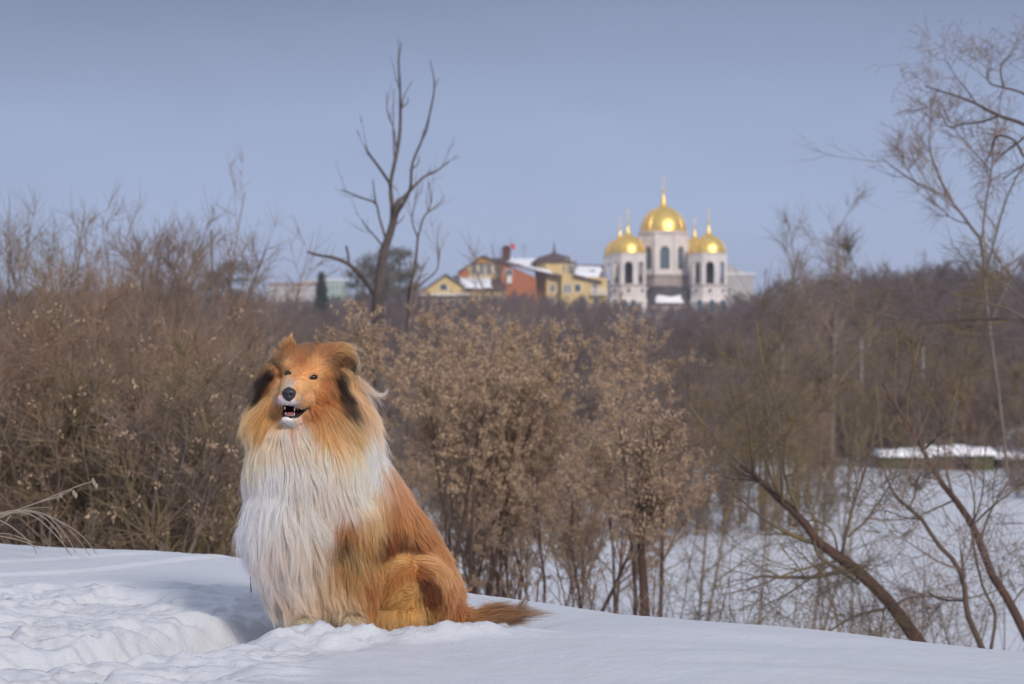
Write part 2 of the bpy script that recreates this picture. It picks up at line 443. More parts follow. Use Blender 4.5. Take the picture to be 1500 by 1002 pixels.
# ---- coat map: (u,v, flow du,dv, length px, sRGB, region); dark rows above the haunch put its crease shade into colour
CT = '''f 423 561 0 -1 2.5 196 160 134
f 424 567 0 -1 2 180 168 164
f 429 550 .1 -1 3 208 140 80
f 421 538 -.2 -1 5 214 152 92
f 413 549 -.6 -.4 4 214 150 88
f 440 545 .1 -1 5 212 142 76
f 440 528 .1 -1 8 186 108 56
f 460 537 .3 -1 6 216 150 84
f 472 550 .9 -.2 8 206 132 62
f 459 561 .6 .3 5 228 172 116
f 467 547 .8 -.1 6 226 172 112
f 412 556 -.5 .2 4 224 170 116
f 448 552 .3 .1 4 222 160 100
f 440 509 0 -1 13 150 104 70
f 452 507 .1 -1 12 140 98 70
f 446 520 .05 -1 10 170 110 64
f 424 518 -.4 -1 12 182 118 68
f 408 526 -1 -.3 15 158 116 84
f 402 545 -1 .3 15 188 122 66
f 470 515 .4 -1 13 178 112 62
f 486 532 1 .2 15 150 100 62
f 478 565 .9 .6 10 196 116 56
f 476 582 .7 .9 14 190 110 50
f 404 560 -1 .5 12 188 118 62
f 488 552 .9 .5 16 130 86 58
f 450 575 .8 .3 6 226 172 118
f 440 566 .6 .2 4 230 178 126
f 468 575 .9 .5 10 206 130 62
f 408 577 -.8 .6 4 210 160 110
f 412 583 -.6 .6 3 208 200 200
f 436 583 .6 .5 4 206 172 138
f 431 570 .4 .2 3 210 156 104
f 415 570 -.4 .2 3 206 160 112
f 428 588 .4 .5 3 214 206 204
f 418 587 -.4 .5 3 214 206 204
f 446 590 .7 .5 6 214 152 92
f 462 592 .6 .9 13 200 122 54
f 406 596 -.5 1 8 210 145 78
f 410 610 -.3 1 10 205 140 72
f 392 575 -.8 .8 20 206 136 66
f 425 618.5 0 1 3.5 226 222 222
f 416 615.5 -.2 1 3.0 222 218 218
f 424 623 0 1 8 226 200 176
f 436 616 .3 1 5 214 196 178
f 426 627 0 1 12 218 180 138
f 412 622 -.2 1 10 210 160 108
f 447 608 .5 1 8 196 132 84
e 427 500 .15 -1 14 208 146 88
e 421 506 -.5 -1 9 186 128 76
e 412 510 -.9 -.7 10 150 112 84
e 433 505 .3 -1 8 176 116 66
e 484 512 .6 -.6 14 178 114 66
e 500 506 .9 -.1 20 190 138 82
e 512 512 1 .3 18 196 146 92
e 520 524 .6 1 16 160 116 76
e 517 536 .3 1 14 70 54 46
e 500 524 1 .2 20 168 116 64
e 505 538 .8 .6 24 214 178 130
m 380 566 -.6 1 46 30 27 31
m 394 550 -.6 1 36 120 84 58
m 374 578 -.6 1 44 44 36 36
m 390 584 -.6 1 48 200 144 84
m 368 598 -.35 1 52 214 168 108
m 388 605 -.3 1 46 210 146 74
m 360 620 -.15 1 54 214 176 122
m 385 628 -.2 1 48 210 148 74
m 402 632 -.1 1 50 214 156 92
m 350 660 -.05 1 60 222 200 172
m 376 668 0 1 66 226 204 180
m 418 638 -.1 1 50 230 212 204
m 395 652 -.1 1 50 228 206 186
m 430 632 0 1 40 206 176 156
m 445 640 .1 1 45 228 206 190
m 468 630 .15 1 48 212 158 96
m 462 612 .3 1 36 192 112 50
m 486 590 .45 1 44 204 128 58
m 482 565 .6 .9 26 196 116 52
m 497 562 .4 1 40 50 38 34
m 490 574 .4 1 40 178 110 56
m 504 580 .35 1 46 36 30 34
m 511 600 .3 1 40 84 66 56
m 495 610 .3 1 50 206 144 78
m 518 630 .3 1 55 206 168 118
m 520 568 .75 1 58 220 184 138
m 530 590 .55 1 60 216 184 146
m 545 612 .35 1 60 216 192 162
m 485 650 .1 1 55 216 172 116
m 470 665 .1 1 55 230 208 190
m 515 660 .15 1 60 226 198 164
m 520 690 .12 1 60 232 216 206
m 552 660 .12 1 60 232 222 218
m 555 700 .12 1 60 234 226 230
m 500 705 .1 1 66 230 210 198
m 470 690 .05 1 66 232 212 202
m 440 700 .05 1 80 234 216 208
m 400 700 0 1 80 232 218 214
m 392 745 0 1 80 232 220 218
m 352 740 0 1 64 226 218 220
m 360 790 .2 1 66 224 214 212
m 420 790 .2 1 75 226 208 196
m 460 775 .15 1 66 230 212 200
m 500 735 .1 1 60 228 206 194
m 400 840 .33 1 60 220 206 196
m 385 820 .35 1 60 216 204 196
m 445 850 .2 1 50 222 206 192
m 470 830 .2 1 50 220 200 180
m 530 725 .08 1 50 230 210 192
m 556 735 .05 1 46 218 186 144
c 548 765 -.02 1 44 206 158 96
c 535 790 0 1 36 196 138 72
c 568 700 .35 1 40 206 140 82
c 590 720 .45 1 32 204 134 76
c 575 745 .3 1 34 198 128 68
c 602 770 .45 1 32 200 130 70
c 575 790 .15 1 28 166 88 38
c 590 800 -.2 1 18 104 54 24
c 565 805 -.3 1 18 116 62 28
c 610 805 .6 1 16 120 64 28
c 620 800 .5 1 22 186 114 60
c 645 815 .5 1 26 200 130 70
c 508 780 0 1 40 186 118 56
c 505 802 .0 1 26 122 88 58
c 498 830 .1 1 38 196 140 76
c 515 815 .1 1 34 188 146 96
c 525 850 .12 1 38 200 144 78
c 545 860 .1 1 30 186 112 52
c 538 895 .2 1 22 196 132 68
c 508 880 .35 1 36 206 182 150
c 480 870 .3 1 34 204 178 146
c 452 890 .1 1 18 208 188 166
c 485 900 .2 1 20 200 176 148
c 522 905 .2 1 14 196 172 142
c 446 912 0 1 10 190 168 142
h 558 850 -.35 1 30 196 132 66
h 570 828 -.8 .8 28 208 152 88
h 590 816 -1 .15 30 222 176 116
h 612 816 1 .2 30 224 180 122
h 636 824 .8 .7 28 214 158 100
h 652 848 .5 1 28 206 146 88
h 664 875 .28 1 26 198 128 72
h 673 895 .12 1 20 188 116 60
h 600 836 -.9 .6 18 196 124 56
h 582 850 -.7 1 20 190 116 52
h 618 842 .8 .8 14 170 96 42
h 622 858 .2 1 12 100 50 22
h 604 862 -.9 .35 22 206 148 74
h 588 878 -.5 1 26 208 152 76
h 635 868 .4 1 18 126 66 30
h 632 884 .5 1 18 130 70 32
h 606 892 -.1 1 26 218 170 96
h 575 900 -.3 1 22 204 150 80
h 622 902 .5 .8 22 206 152 82
h 645 905 .3 .9 20 186 120 62
t 684 900 1 -.25 26 186 122 66
t 705 898 1 -.45 38 184 130 80
t 730 898 1 -.35 50 160 122 92
t 745 901 1 -.12 60 148 118 98
t 775 900 1 -.02 34 128 106 96'''
rows = [l.split() for l in CT.splitlines()]
CR = np.array([r[0] for r in rows]); CV = np.array([[float(x) for x in r[1:]] for r in rows])
lin = lambda c: np.clip(c/255., 0, 1)**2.2
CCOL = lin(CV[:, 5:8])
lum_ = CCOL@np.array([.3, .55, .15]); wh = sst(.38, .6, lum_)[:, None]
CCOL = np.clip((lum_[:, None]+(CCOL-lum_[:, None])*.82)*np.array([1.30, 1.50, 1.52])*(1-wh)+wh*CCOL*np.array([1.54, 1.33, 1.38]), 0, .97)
def field(P):
    """flow, length(m), colour, region index for points"""
    u, v = UV(P)
    d2 = (u[:, None]-CV[None, :, 0])**2+(v[:, None]-CV[None, :, 1])**2
    isface = np.isin(CR, ['f', 'e'])
    d2 = d2/np.where(isface, 16., 16.*2.2)[None, :]
    dep = (P[:, 1]-DD)/s
    tailp = (u > 682)
    d2 = d2+np.where((CR == 't')[None, :] != tailp[:, None], 400., 0)
    # head hair does not belong to surfaces well behind the face
    w_ = 1/(d2+.4)**2.2
    w_ /= w_.sum(1, keepdims=True)
    fl = w_@CV[:, 2:4]; ln = w_@CV[:, 4]; c = w_@CCOL
    reg = np.argmax(w_, 1)
    rgn = CR[reg]; amp = np.select([rgn == 'f', rgn == 'h', rgn == 'c', rgn == 'm', rgn == 't'], [.12, .75, .55, .75, .5], .45)
    al = amp*(2.2*fbm(u/26., v/40., 401, 3)+1.2*fbm(u/9., v/14., 402, 2))
    ca_, sa_ = np.cos(al), np.sin(al); fl = np.stack([fl[:, 0]*ca_-fl[:, 1]*sa_, fl[:, 0]*sa_+fl[:, 1]*ca_], 1)
    F3 = np.stack([fl[:, 0], np.zeros(len(u)), -fl[:, 1]], 1)
    return unit(F3), ln*s, c, CR[reg], u, v
bvh = BVHTree.FromPolygons([tuple(p) for p in BV], [tuple(p.vertices) for p in bm_.polygons])

# body colour (undercoat)
_, _, bc, _, _, _ = field(BV)
skin = bc*.9
dark = np.array([.018, .010, .010])
k = inm & (dm > .6); skin[k] = np.array([.045, .010, .014])
for eu, ev_, er in EYES:
    q = ((bu-eu)/(er*1.55))**2+((bv-ev_)/(er*.95))**2
    k = (q < 1) & front; skin[k] = np.array([.02, .012, .01])
ca = bm_.color_attributes.new('col', 'FLOAT_COLOR', 'POINT')
ca.data.foreach_set('color', np.concatenate([skin, np.ones((nv, 1))], 1).astype(np.float32).ravel())
M_SKIN = mat('dog undercoat', (.5, .3, .2), .9, attr='col', spec=.1)
bm_.materials.clear(); bm_.materials.append(M_SKIN)
bm_.polygons.foreach_set('use_smooth', [True]*len(bm_.polygons))
bm_.vertices.foreach_set('co', (BV-DOG0).astype(np.float32).ravel()); bm_.update(); bm_.name = 'body'
dog = empty('dog', DOG0)
tag(dog, 'long-haired sable and white collie sitting on the snow with its mouth open', 'dog')
body = link('body', bm_, dog)

# ---- fur
def hair_material():
    m = bpy.data.materials.new('coat hair'); m.use_nodes = True; nt = m.node_tree
    b = nt.nodes['Principled BSDF']; a = nt.nodes.new('ShaderNodeAttribute'); a.attribute_name = 'col'
    nt.links.new(a.outputs['Color'], b.inputs['Base Color']); b.inputs['Roughness'].default_value = .55
    b.inputs['Specular IOR Level'].default_value = .25
    tr = nt.nodes.new('ShaderNodeBsdfTranslucent'); nt.links.new(a.outputs['Color'], tr.inputs['Color'])
    mx = nt.nodes.new('ShaderNodeMixShader'); mx.inputs[0].default_value = .45
    nt.links.new(b.outputs[0], mx.inputs[1]); nt.links.new(tr.outputs[0], mx.inputs[2])
    hb_ = nt.nodes.new('ShaderNodeBsdfHairPrincipled'); hb_.parametrization = 'COLOR'
    gm = nt.nodes.new('ShaderNodeGamma'); gm.inputs['Gamma'].default_value = 1.5; nt.links.new(a.outputs['Color'], gm.inputs[0]); nt.links.new(gm.outputs[0], hb_.inputs['Color'])
    hb_.inputs['Roughness'].default_value = .4; hb_.inputs['Radial Roughness'].default_value = .6
    mx2 = nt.nodes.new('ShaderNodeMixShader'); mx2.inputs[0].default_value = .30
    nt.links.new(mx.outputs[0], mx2.inputs[1]); nt.links.new(hb_.outputs[0], mx2.inputs[2])
    nt.links.new(mx2.outputs[0], nt.nodes['Material Output'].inputs['Surface'])
    return m
M_HAIR = hair_material()
def curves_obj(name, P, rad, colr, parent, origin):
    N, L, _ = P.shape
    cd = bpy.data.hair_curves.new(name); cd.add_curves([L]*N)
    cd.points.foreach_set('position', (P-origin).astype(np.float32).ravel())
    cd.points.foreach_set('radius', rad.astype(np.float32).ravel())
    at = cd.attributes.new('col', 'FLOAT_COLOR', 'POINT')
    at.data.foreach_set('color', np.concatenate([colr, np.ones((N, L, 1))], 2).astype(np.float32).ravel())
    cd.materials.append(M_HAIR)
    return link(name, cd, parent)
rg = np.random.default_rng(11)
bm_.calc_loop_triangles(); nt_ = len(bm_.loop_triangles); tri = np.empty(nt_*3, np.int32); bm_.loop_triangles.foreach_get('vertices', tri); tri = tri.reshape(-1, 3)
TA, TB, TC = BV[tri[:, 0]], BV[tri[:, 1]], BV[tri[:, 2]]
cr_ = np.cross(TB-TA, TC-TA); area = np.linalg.norm(cr_, axis=1)/2; TN = cr_/(2*area[:, None]+1e-15)
cen = (TA+TB+TC)/3; tu, tv = UV(cen)
toward = -TN[:, 1]
wt = area*np.where(toward > -.15, 1., .30)
head = (tv < 630) & (toward > -.1) & (tv < 640-.0*tu) & (tu > 395) & (tu < 500)
wt = wt*np.where(head, 2.6, 1.)
wt = wt*np.where(tu > 684, 3., 1)
def sample(n):
    i = rg.choice(len(wt), n, p=wt/wt.sum()); a = np.sqrt(rg.random(n))[:, None]; b = rg.random(n)[:, None]
    return TA[i]*(1-a)+TB[i]*a*(1-b)+TC[i]*a*b, TN[i]
NOSE = (423.2, 577.5)
def bare(P, N):
    u, v = UV(P); fr = (P[:, 1] < DD+5*s)
    k = inpoly(u, v, MOUTH) | (pdist(u, v, MOUTH) < 1.2)
    k |= ((u-NOSE[0])/10.5)**2+((v-NOSE[1])/9.5)**2 < 1
    for eu, ev_, er in EYES: k |= ((u-eu)/(er*1.65))**2+((v-ev_-.3)/(er*.82))**2 < 1
    return k & fr
KS = 11
def near(p):
    q, n, _, d = bvh.find_nearest(Vector(p)); return q, n, d
def grow_guides(P, N):
    n = len(P); fl, ln, c, reg, u, v = field(P)
    isf = reg == 'f'
    ln = ln*rg.uniform(.6, 1.25, n)*(1+.5*fbm(u/8., v/8., 77, 2))
    kick = rg.normal(0, .10, (n, 3))*np.where(isf, .3, np.where((reg == 'c') | (reg == 'h'), 2.2, 1.))[:, None]
    step = ln/(KS-1); hmax = np.where(isf, .10, np.where(reg == 'm', .20, .26))*ln*rg.uniform(.45, 1.0, n)
    lift = np.where(isf, .35, np.where(reg == 'e', .45, .30))
    G_ = np.empty((n, KS, 3)); G_[:, 0] = P
    D = unit(unit(fl-N*(fl*N).sum(1, keepdims=True))+N*lift[:, None]); p = P.copy(); Nn = N.copy()
    for k in range(1, KS):
        f2, _, _, _, _, _ = field(p) if k % 3 == 1 else (fl2, 0, 0, 0, 0, 0)
        fl2 = f2
        tgt = unit(f2-Nn*(f2*Nn).sum(1, keepdims=True))
        tgt = unit(.7*tgt+.5*f2+kick+np.array([0, 0, -.10]))
        D = unit(.55*D+.45*tgt)
        p = p+D*step[:, None]
        h = hmax*min(1, .25+k/6.)
        for i in range(n):
            q, nn, d = near(p[i]); q = np.array(q); nn = np.array(nn); Nn[i] = nn
            sd_ = float((p[i]-q)@nn)
            if sd_ < h[i]: p[i] = q+nn*h[i]
        G_[:, k] = p
    return G_, ln, c, reg
def children(G_, gl, gc, greg, n, clump, rad, wob, jit=.075, lj=(.75, 1.1)):
    P, N = sample(n); ok = ~bare(P, N); P = P[ok]; N = N[ok]; n = len(P)
    kd = KDTree(len(G_))
    for i, g in enumerate(G_[:, 0]): kd.insert(g, i)
    kd.balance()
    gi = np.array([kd.find(p)[1] for p in P])
    t = np.linspace(0, 1, KS)[None, :, None]
    off = (P-G_[gi, 0])[:, None, :]
    ls = rg.uniform(*lj, (n, 1, 1))
    path = (G_[gi]-G_[gi, :1])*ls
    stray = np.where(rg.random((n, 1, 1)) < .16, rg.uniform(1.5, 5., (n, 1, 1)), 1.)
    cl = clump*np.clip(rg.uniform(.75, 1.1, (n, 1, 1)), 0, 1)*np.where(stray > 1, .2, 1)
    # short-haired regions hardly clump
    cl = cl*np.where((greg[gi] == 'f')[:, None, None], .45, 1)
    A = P[:, None, :]+path-off*cl*t**.8+N[:, None, :]*(.0006)
    L = gl[gi][:, None, None]
    ph = rg.uniform(0, 6.28, (n, 1, 3)); fq = rg.uniform(1.2, 3.0, (n, 1, 3))
    A = A+wob*L*stray*t**1.3*np.sin(ph+fq*t*3.)*rg.normal(0, .6, (n, 1, 3))
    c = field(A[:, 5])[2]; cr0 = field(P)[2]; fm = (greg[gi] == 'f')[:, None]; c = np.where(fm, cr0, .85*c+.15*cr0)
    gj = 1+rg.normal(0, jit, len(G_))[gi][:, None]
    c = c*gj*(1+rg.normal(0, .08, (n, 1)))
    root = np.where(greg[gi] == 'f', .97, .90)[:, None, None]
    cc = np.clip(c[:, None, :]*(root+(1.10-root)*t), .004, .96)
    rr = rad*np.where(greg[gi] == 'f', .8, 1.)[:, None]*np.interp(np.linspace(0, 1, KS), [0, .6, 1], [1, .85, .15])[None, :]*rg.uniform(.7, 1.25, (n, 1))
    return A, rr, cc, greg[gi]
NG = 36000; NCH = 380000
gp, gn = sample(NG); okg = ~bare(gp, gn); gp = gp[okg]; gn = gn[okg]
GG, gl, gc, greg = grow_guides(gp, gn)
A1, r1, c1, g1 = children(GG, gl, gc, greg, NCH, .24, .00027, .040)
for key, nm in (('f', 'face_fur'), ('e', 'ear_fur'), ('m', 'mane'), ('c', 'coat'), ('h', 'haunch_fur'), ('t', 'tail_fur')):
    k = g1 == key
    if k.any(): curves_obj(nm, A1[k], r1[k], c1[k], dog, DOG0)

# ---- hand-placed wisps blown off the mane
def wisps(lines, name, n0, c0, c1, s0, s1, rad=.00028, dep0=10, onsurf=False, kmin=.55):
    Ps = []; K_ = 16; t = np.linspace(0, 1, K_); Cs = []
    for ln in lines:
        P = smooth_path([(u, v, 0) for u, v in ln], K_)
        for k in range(n0):
            o = rg.normal(0, 1, 2); o2 = rg.normal(0, 1, 2); kk = rg.uniform(kmin, 1.); st_ = rg.uniform(0, .25)
            q = np.stack([np.interp(st_+(kk-st_)*t, t, P[:, i]) for i in (0, 1)], 1)
            q = q+o[None]*s0*(1-t[:, None])+o2[None]*s1*t[:, None]+.5*np.sin(rg.uniform(0, 6)+t*rg.uniform(3, 8))[:, None]*t[:, None]
            dp = np.full(K_, dep0+rg.normal(0, s0))
            if onsurf:
                sf = np.array([surf(a_, b_) for a_, b_ in q[::5]]); sf = np.where(sf < -28, np.nan, sf)
                if not np.isnan(sf).all(): dp = np.interp(np.arange(K_), np.arange(0, K_, 5)[~np.isnan(sf)], sf[~np.isnan(sf)])-rg.uniform(5, 13)
            Ps.append(np.array([Wd(a_, b_, dp[i]) for i, (a_, b_) in enumerate(q)])); Cs.append(rg.uniform(.8, 1.15))
    A = np.array(Ps); n = len(A)
    rr = rad*np.interp(t, [0, .7, 1], [1, .8, .2])[None, :]*np.ones((n, 1))
    c = (lin(np.array(c0, float))[None]*(1-t[:, None])+lin(np.array(c1, float))[None]*t[:, None])[None]*np.array(Cs)[:, None, None]
    curves_obj(name, A, rr, np.clip(c*1.15, .004, .92), dog, DOG0)
def surf(u, v):
    o = Vector((0, 0, CZ)); d = (Vector(W(u, v, 1.))-o).normalized(); h = bvh.ray_cast(o, d)[0]
    return (h.y-DD)/s if h else -30.
wisps([[(496, 540), (516, 553), (540, 570), (554, 579), (563, 578), (567, 570), (563, 560)],
       [(500, 540), (524, 556), (545, 572), (558, 580), (566, 575), (565, 565)],
       [(506, 546), (530, 564), (550, 582), (562, 596)], [(500, 545), (528, 570), (548, 590), (556, 604)],
       [(503, 545), (530, 560), (550, 576), (566, 584)]], 'mane_wisp', 22, (214, 176, 130), (236, 226, 224), 5., 1.7, .00026, 14)
wisps([[(490, 508), (510, 512), (524, 522), (528, 532), (522, 536)], [(500, 516), (518, 524), (527, 534), (525, 545), (517, 548)],
       [(495, 506), (512, 506), (528, 513), (541, 524)], [(498, 510), (518, 518), (525, 530), (521, 542), (527, 548)]], 'ear_wisp', 8, (190, 140, 86), (222, 204, 190), 3., 1.6, .00024, 6)
wisps([[(416, 520), (421, 508), (424, 498), (425, 491)], [(424, 516), (427, 505), (427, 496), (424, 489)], [(418, 518), (412, 508), (409, 499)], [(426, 516), (431, 506), (433, 499)], [(410, 524), (403, 515), (400, 508)]], 'ear_tuft', 42, (150, 104, 66), (200, 148, 98), 4.2, 1.9, .00028, 0, kmin=.6)
wisps([[(402, 542), (388, 556), (370, 578), (352, 602)], [(404, 546), (390, 562), (378, 578), (366, 594)], [(400, 540), (382, 556), (366, 574), (354, 594)]], 'dark_streak', 34, (48, 40, 38), (60, 50, 48), 2.6, 2.6, .0003, 0, onsurf=True, kmin=.5)
wisps([[(500, 552), (506, 572), (512, 595), (517, 618)], [(494, 550), (500, 572), (505, 592)]], 'dark_streak', 34, (48, 38, 34), (96, 76, 62), 4., 4., .0003, 0, onsurf=True, kmin=.5)
wisps([[(508, 522), (516, 530), (519, 540)], [(500, 526), (510, 534), (515, 544)]], 'ear_shadow_hair', 26, (92, 66, 48), (70, 52, 42), 3., 2., .00028, -6, kmin=.5)  # dark strands put the shade inside the folded right ear into hair colour
wisps([[(700, 900), (740, 890), (765, 884)], [(690, 902), (735, 895), (770, 893), (800, 897)], [(720, 903), (765, 902), (812, 898)], [(730, 902), (775, 898), (822, 899)],
       [(700, 898), (725, 886), (755, 881)]], 'tail_wisp', 110, (176, 128, 84), (146, 122, 106), 6., 2.4, .00028, 104, kmin=.4)

# ---- eyes, nose, mouth
M_EYE = mat('dog eye', (.030, .015, .008), .08, spec=.6)
M_NOSE = mat('dog nose', (.014, .015, .018), .40, col2=(.028, .030, .034), scale=160, spec=.5, bump=.5, bscale=500)
M_LIP = mat('dog lip', (.018, .016, .018), .35, spec=.5)
M_TOOTH = mat('dog tooth', (.44, .35, .32), .35, spec=.5)
M_TONGUE = mat('dog tongue', (.42, .13, .13), .4, col2=(.30, .08, .09), scale=60, spec=.4)
def smooth_obj(name, v, f, m, parent=dog, org=DOG0):
    return link(name, np_mesh(name, np.array(v)-org, [np.array([q for q in f])], m), parent)
for eu, ev_, er in EYES:
    dp = surf(eu, ev_)
    a, f = ell_mesh(Wd(eu, ev_, dp+1.0), (er*s*1.22, er*s, er*s*.66), 14)
    smooth_obj('eye', a, f, M_EYE)
    # lids
    ring = [Wd(eu+1.32*er*math.cos(t)-(0.5 if eu < 440 else -.5)*math.cos(t), ev_+(.50*er)*math.sin(t)+.5+.10*er*math.cos(t), surf(eu+1.3*er*math.cos(t), ev_+.62*er*math.sin(t))-.6) for t in np.linspace(0, 2*math.pi, 21)]
    MB().tube(np.array(ring)-DOG0, [.75*s]*21, 6).build('eyelid', M_LIP, dog, True)
nd = surf(*NOSE)
a, f = ell_mesh((0, 0, 0), (1, 1, 1), 22)
# nose pad: broad top, narrower base, two nostril dents
x, y, z = a[:, 0].copy(), a[:, 1].copy(), a[:, 2].copy()
wdt = np.interp(z, [-1, -.4, .4, 1], [.62, .9, 1.04, .80])
x2 = np.sign(x)*np.abs(x)**.9*10.6*wdt; z2 = z*10.4; y2 = y*8.
for sx in (-1, 1):
    g = np.exp(-((x2-sx*5.2)/2.3)**2-((z2+1.2)/2.2)**2)*(y < 0); y2 = y2+g*5.
g = np.exp(-(x2/1.1)**2)*(z2 < -1)*(y < 0); y2 = y2+g*1.2
nc = Wd(NOSE[0], NOSE[1], nd+1.5)
nV = np.stack([x2, y2, z2], 1)*s
c_, s_ = math.cos(-.25), math.sin(-.25); nV = np.stack([nV[:, 0]*c_-nV[:, 1]*s_, nV[:, 0]*s_+nV[:, 1]*c_, nV[:, 2]], 1)+nc
nose = smooth_obj('nose', nV, f, M_NOSE)
ym = surf(424, 588)
for sx in (-1, 1):
    a, f = ell_mesh(Wd(NOSE[0]+sx*4.9-1., NOSE[1]+1.6, nd-4.8), (2.1*s, 1.6*s, 1.9*s), 8)
    smooth_obj('nostril', a, f, M_EYE)
def tube_uv(name, pts, rads, m, n=8, off=-1., k=18):
    P = smooth_path([(u, v) for u, v in pts], k); r = np.interp(np.linspace(0, 1, k), np.linspace(0, 1, len(rads)), rads)*s
    deps = np.array([surf(u, v) for u, v in P])
    deps = np.convolve(np.pad(deps, 2, 'edge'), np.ones(5)/5, 'valid')
    return MB().tube(np.array([Wd(u, v, d+off) for (u, v), d in zip(P, deps)])-DOG0, r, n).build(name, m, dog, True)
tube_uv('lower_lip', [(413.5, 604), (416, 610), (425, 612.8), (433, 611), (438, 608.5), (446, 603), (452, 594)], [.8, 2.4, 2.9, 2.7, 2.4, 2.2, .7], M_LIP, off=.5)
tube_uv('upper_lip', [(413.5, 596), (418, 592.5), (424, 592), (430, 593.5), (437, 597.5), (445, 597.5), (452, 592.5)], [.5, .9, .9, .9, 1.2, 1.5, .8], M_LIP, off=.3)
tube_uv('lip_groove', [(423.4, 586), (423.6, 592)], [.6, .7], M_LIP, off=-.2, k=6)
dmid = surf(424, 590)
def tooth(u, v, h, r, dep, up=False):
    a, b = ((v, v+h) if not up else (v, v-h))
    pts = [Wd(u, a, dep), Wd(u+.1, (a*2+b)/3, dep), Wd(u+.2, (a+2*b)/3, dep), Wd(u+.1, b, dep)]
    MB().tube(np.array(pts)-DOG0, np.array([r, r*.92, r*.66, r*.15])*s, 8).build('tooth', M_TOOTH, dog, True)
lipd = surf(425, 615)
tooth(417.2, 596, 4.4, .85, dmid+4.5); tooth(431.2, 598.4, 4.4, .85, dmid+5)
tooth(418.2, 607.5, 4, .95, lipd+3, True); tooth(431.0, 608.5, 4.6, 1.0, lipd+3.5, True)
for i in range(6): tooth(420.2+i*1.75, 609.3-.12*(i-3)**2*.5, 2.4, .85, lipd+2.2, True)
a, f = ell_mesh(Wd(425, 606.5, lipd+9), (7.5*s, 10*s, 2.6*s), 12); smooth_obj('tongue', a, f, M_TONGUE)
# ================================================================ BUILDINGS
DC = 500.; PX = DC/F                        # metres per photo pixel at the church
def X(u, d=DC): return (u-750)/F*d
def Z(v, d=DC): return CZ+(501-v)/F*d
M_STONE = mat('church plaster', (.76, .70, .67), .85, col2=(.66, .60, .58), scale=.5, bump=.2, bscale=3)
M_STONE2 = mat('church stone band', (.34, .28, .26), .85, col2=(.42, .36, .34), scale=.6)
M_STONE3 = mat('church lower wall', (.33, .29, .28), .85, col2=(.42, .37, .35), scale=.4)
M_GOLD = mat('gilded sheet', (1., .72, .22), .40, metal=1., col2=(.95, .62, .15), scale=.8, bump=.06, bscale=1.2)
M_CGLASS = mat('church window glass', (.05, .10, .13), .12, spec=.7)
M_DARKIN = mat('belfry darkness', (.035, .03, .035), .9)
M_DROOF = mat('dark sheet roof', (.055, .05, .055), .6, col2=(.09, .08, .085), scale=.8)
M_BRONZE = mat('bell bronze', (.12, .08, .04), .45, metal=1.)
M_RSNOW = mat('roof snow', (.86, .87, .9), .6, bump=.3, bscale=2)
M_GLASS = mat('window glass', (.06, .075, .09), .12, spec=.6)

church = empty('church', (X(974), DC, Z(463)))
tag(church, 'white stone church with five golden domes standing above the trees', 'church')
O = np.array(church.location)
cx0 = X(974)
def R_(mb, name, m, par=church, smooth=False, org=None):
    org = O if org is None else org
    mb.v = [tuple(np.array(p)-org) for p in mb.v]
    return mb.build(name, m, par, smooth)
def dome_prof(r, z0, h):
    # hemispherical helmet with a small raised lantern and a neck
    p = [(r*1.0, z0), (r*1.0, z0+.02*h)]
    for a in np.linspace(.02, 1., 13):
        p.append((r*math.cos(a*1.32), z0+h*.80*math.sin(a*1.32)/math.sin(1.32)))
    zt = z0+h*.80; rt = r*math.cos(1.32)
    p += [(rt*.92, zt+.01*h), (rt*.62, zt+.10*h), (rt*.38, zt+.22*h), (rt*.26, zt+.40*h), (rt*.10, zt+.58*h)]
    return p
def arch_pts(w, h, n=8):
    """outline of an arched opening (x,z), springing at h-w/2"""
    r = w/2; return [(-r, 0), (r, 0)]+[(r*math.cos(a), h-r+r*math.sin(a)) for a in np.linspace(0, math.pi, n)]
def ring_wall(mb, cx, cy, r, z0, z1, n, a0, th, ow, oh, oz, has=None):
    """octagonal wall whose faces are pierced by arched openings: built as real panels with holes"""
    for k in range(n):
        a = a0+2*math.pi*k/n
        wd = 2*r*math.tan(math.pi/n); nx_, ny_ = math.cos(a), math.sin(a); tx, ty = -ny_, nx_
        def P(q, z, o=0.): return (cx+nx_*(r-o)+tx*q, cy+ny_*(r-o)+ty*q, z)
        if has is not None and not has(k):
            q = wd/2
            mb.add([P(-q, z0), P(q, z0), P(q, z1), P(-q, z1)], [(0, 1, 2, 3)]); continue
        out = arch_pts(ow, oh, 9); m = len(out)
        H = wd/2
        # panel around the opening: left jamb, right jamb, below, above as fan
        inn = [(x, oz+z) for x, z in out]
        mb.add([P(-H, z0), P(H, z0), P(H, oz), P(-H, oz)], [(0, 1, 2, 3)])
        mb.add([P(-H, oz), P(-ow/2, oz), P(-ow/2, oz+oh-ow/2), P(-H, oz+oh-ow/2)], [(0, 1, 2, 3)])
        mb.add([P(ow/2, oz), P(H, oz), P(H, oz+oh-ow/2), P(ow/2, oz+oh-ow/2)], [(0, 1, 2, 3)])
        arc = inn[2:]   # right to left
        top = [(H+(-2*H)*i/(len(arc)-1), z1) for i in range(len(arc))]
        base = [P(x, z) for x, z in arc]+[P(x, z) for x, z in top]; L = len(arc)
        mb.add(base, [(i, i+L, i+L+1, i+1) for i in range(L-1)])
        zz = oz+oh-ow/2
        mb.add([P(H, zz), P(H, z1), P(ow/2, zz)], [(0, 1, 2)]); mb.add([P(-H, zz), P(-ow/2, zz), P(-H, z1)], [(0, 1, 2)])
        rv = [P(x, z) for x, z in inn]+[P(x, z, th) for x, z in inn]; m = len(inn)
        mb.add(rv, [(i, (i+1) % m, (i+1) % m+m, i+m) for i in range(m)])
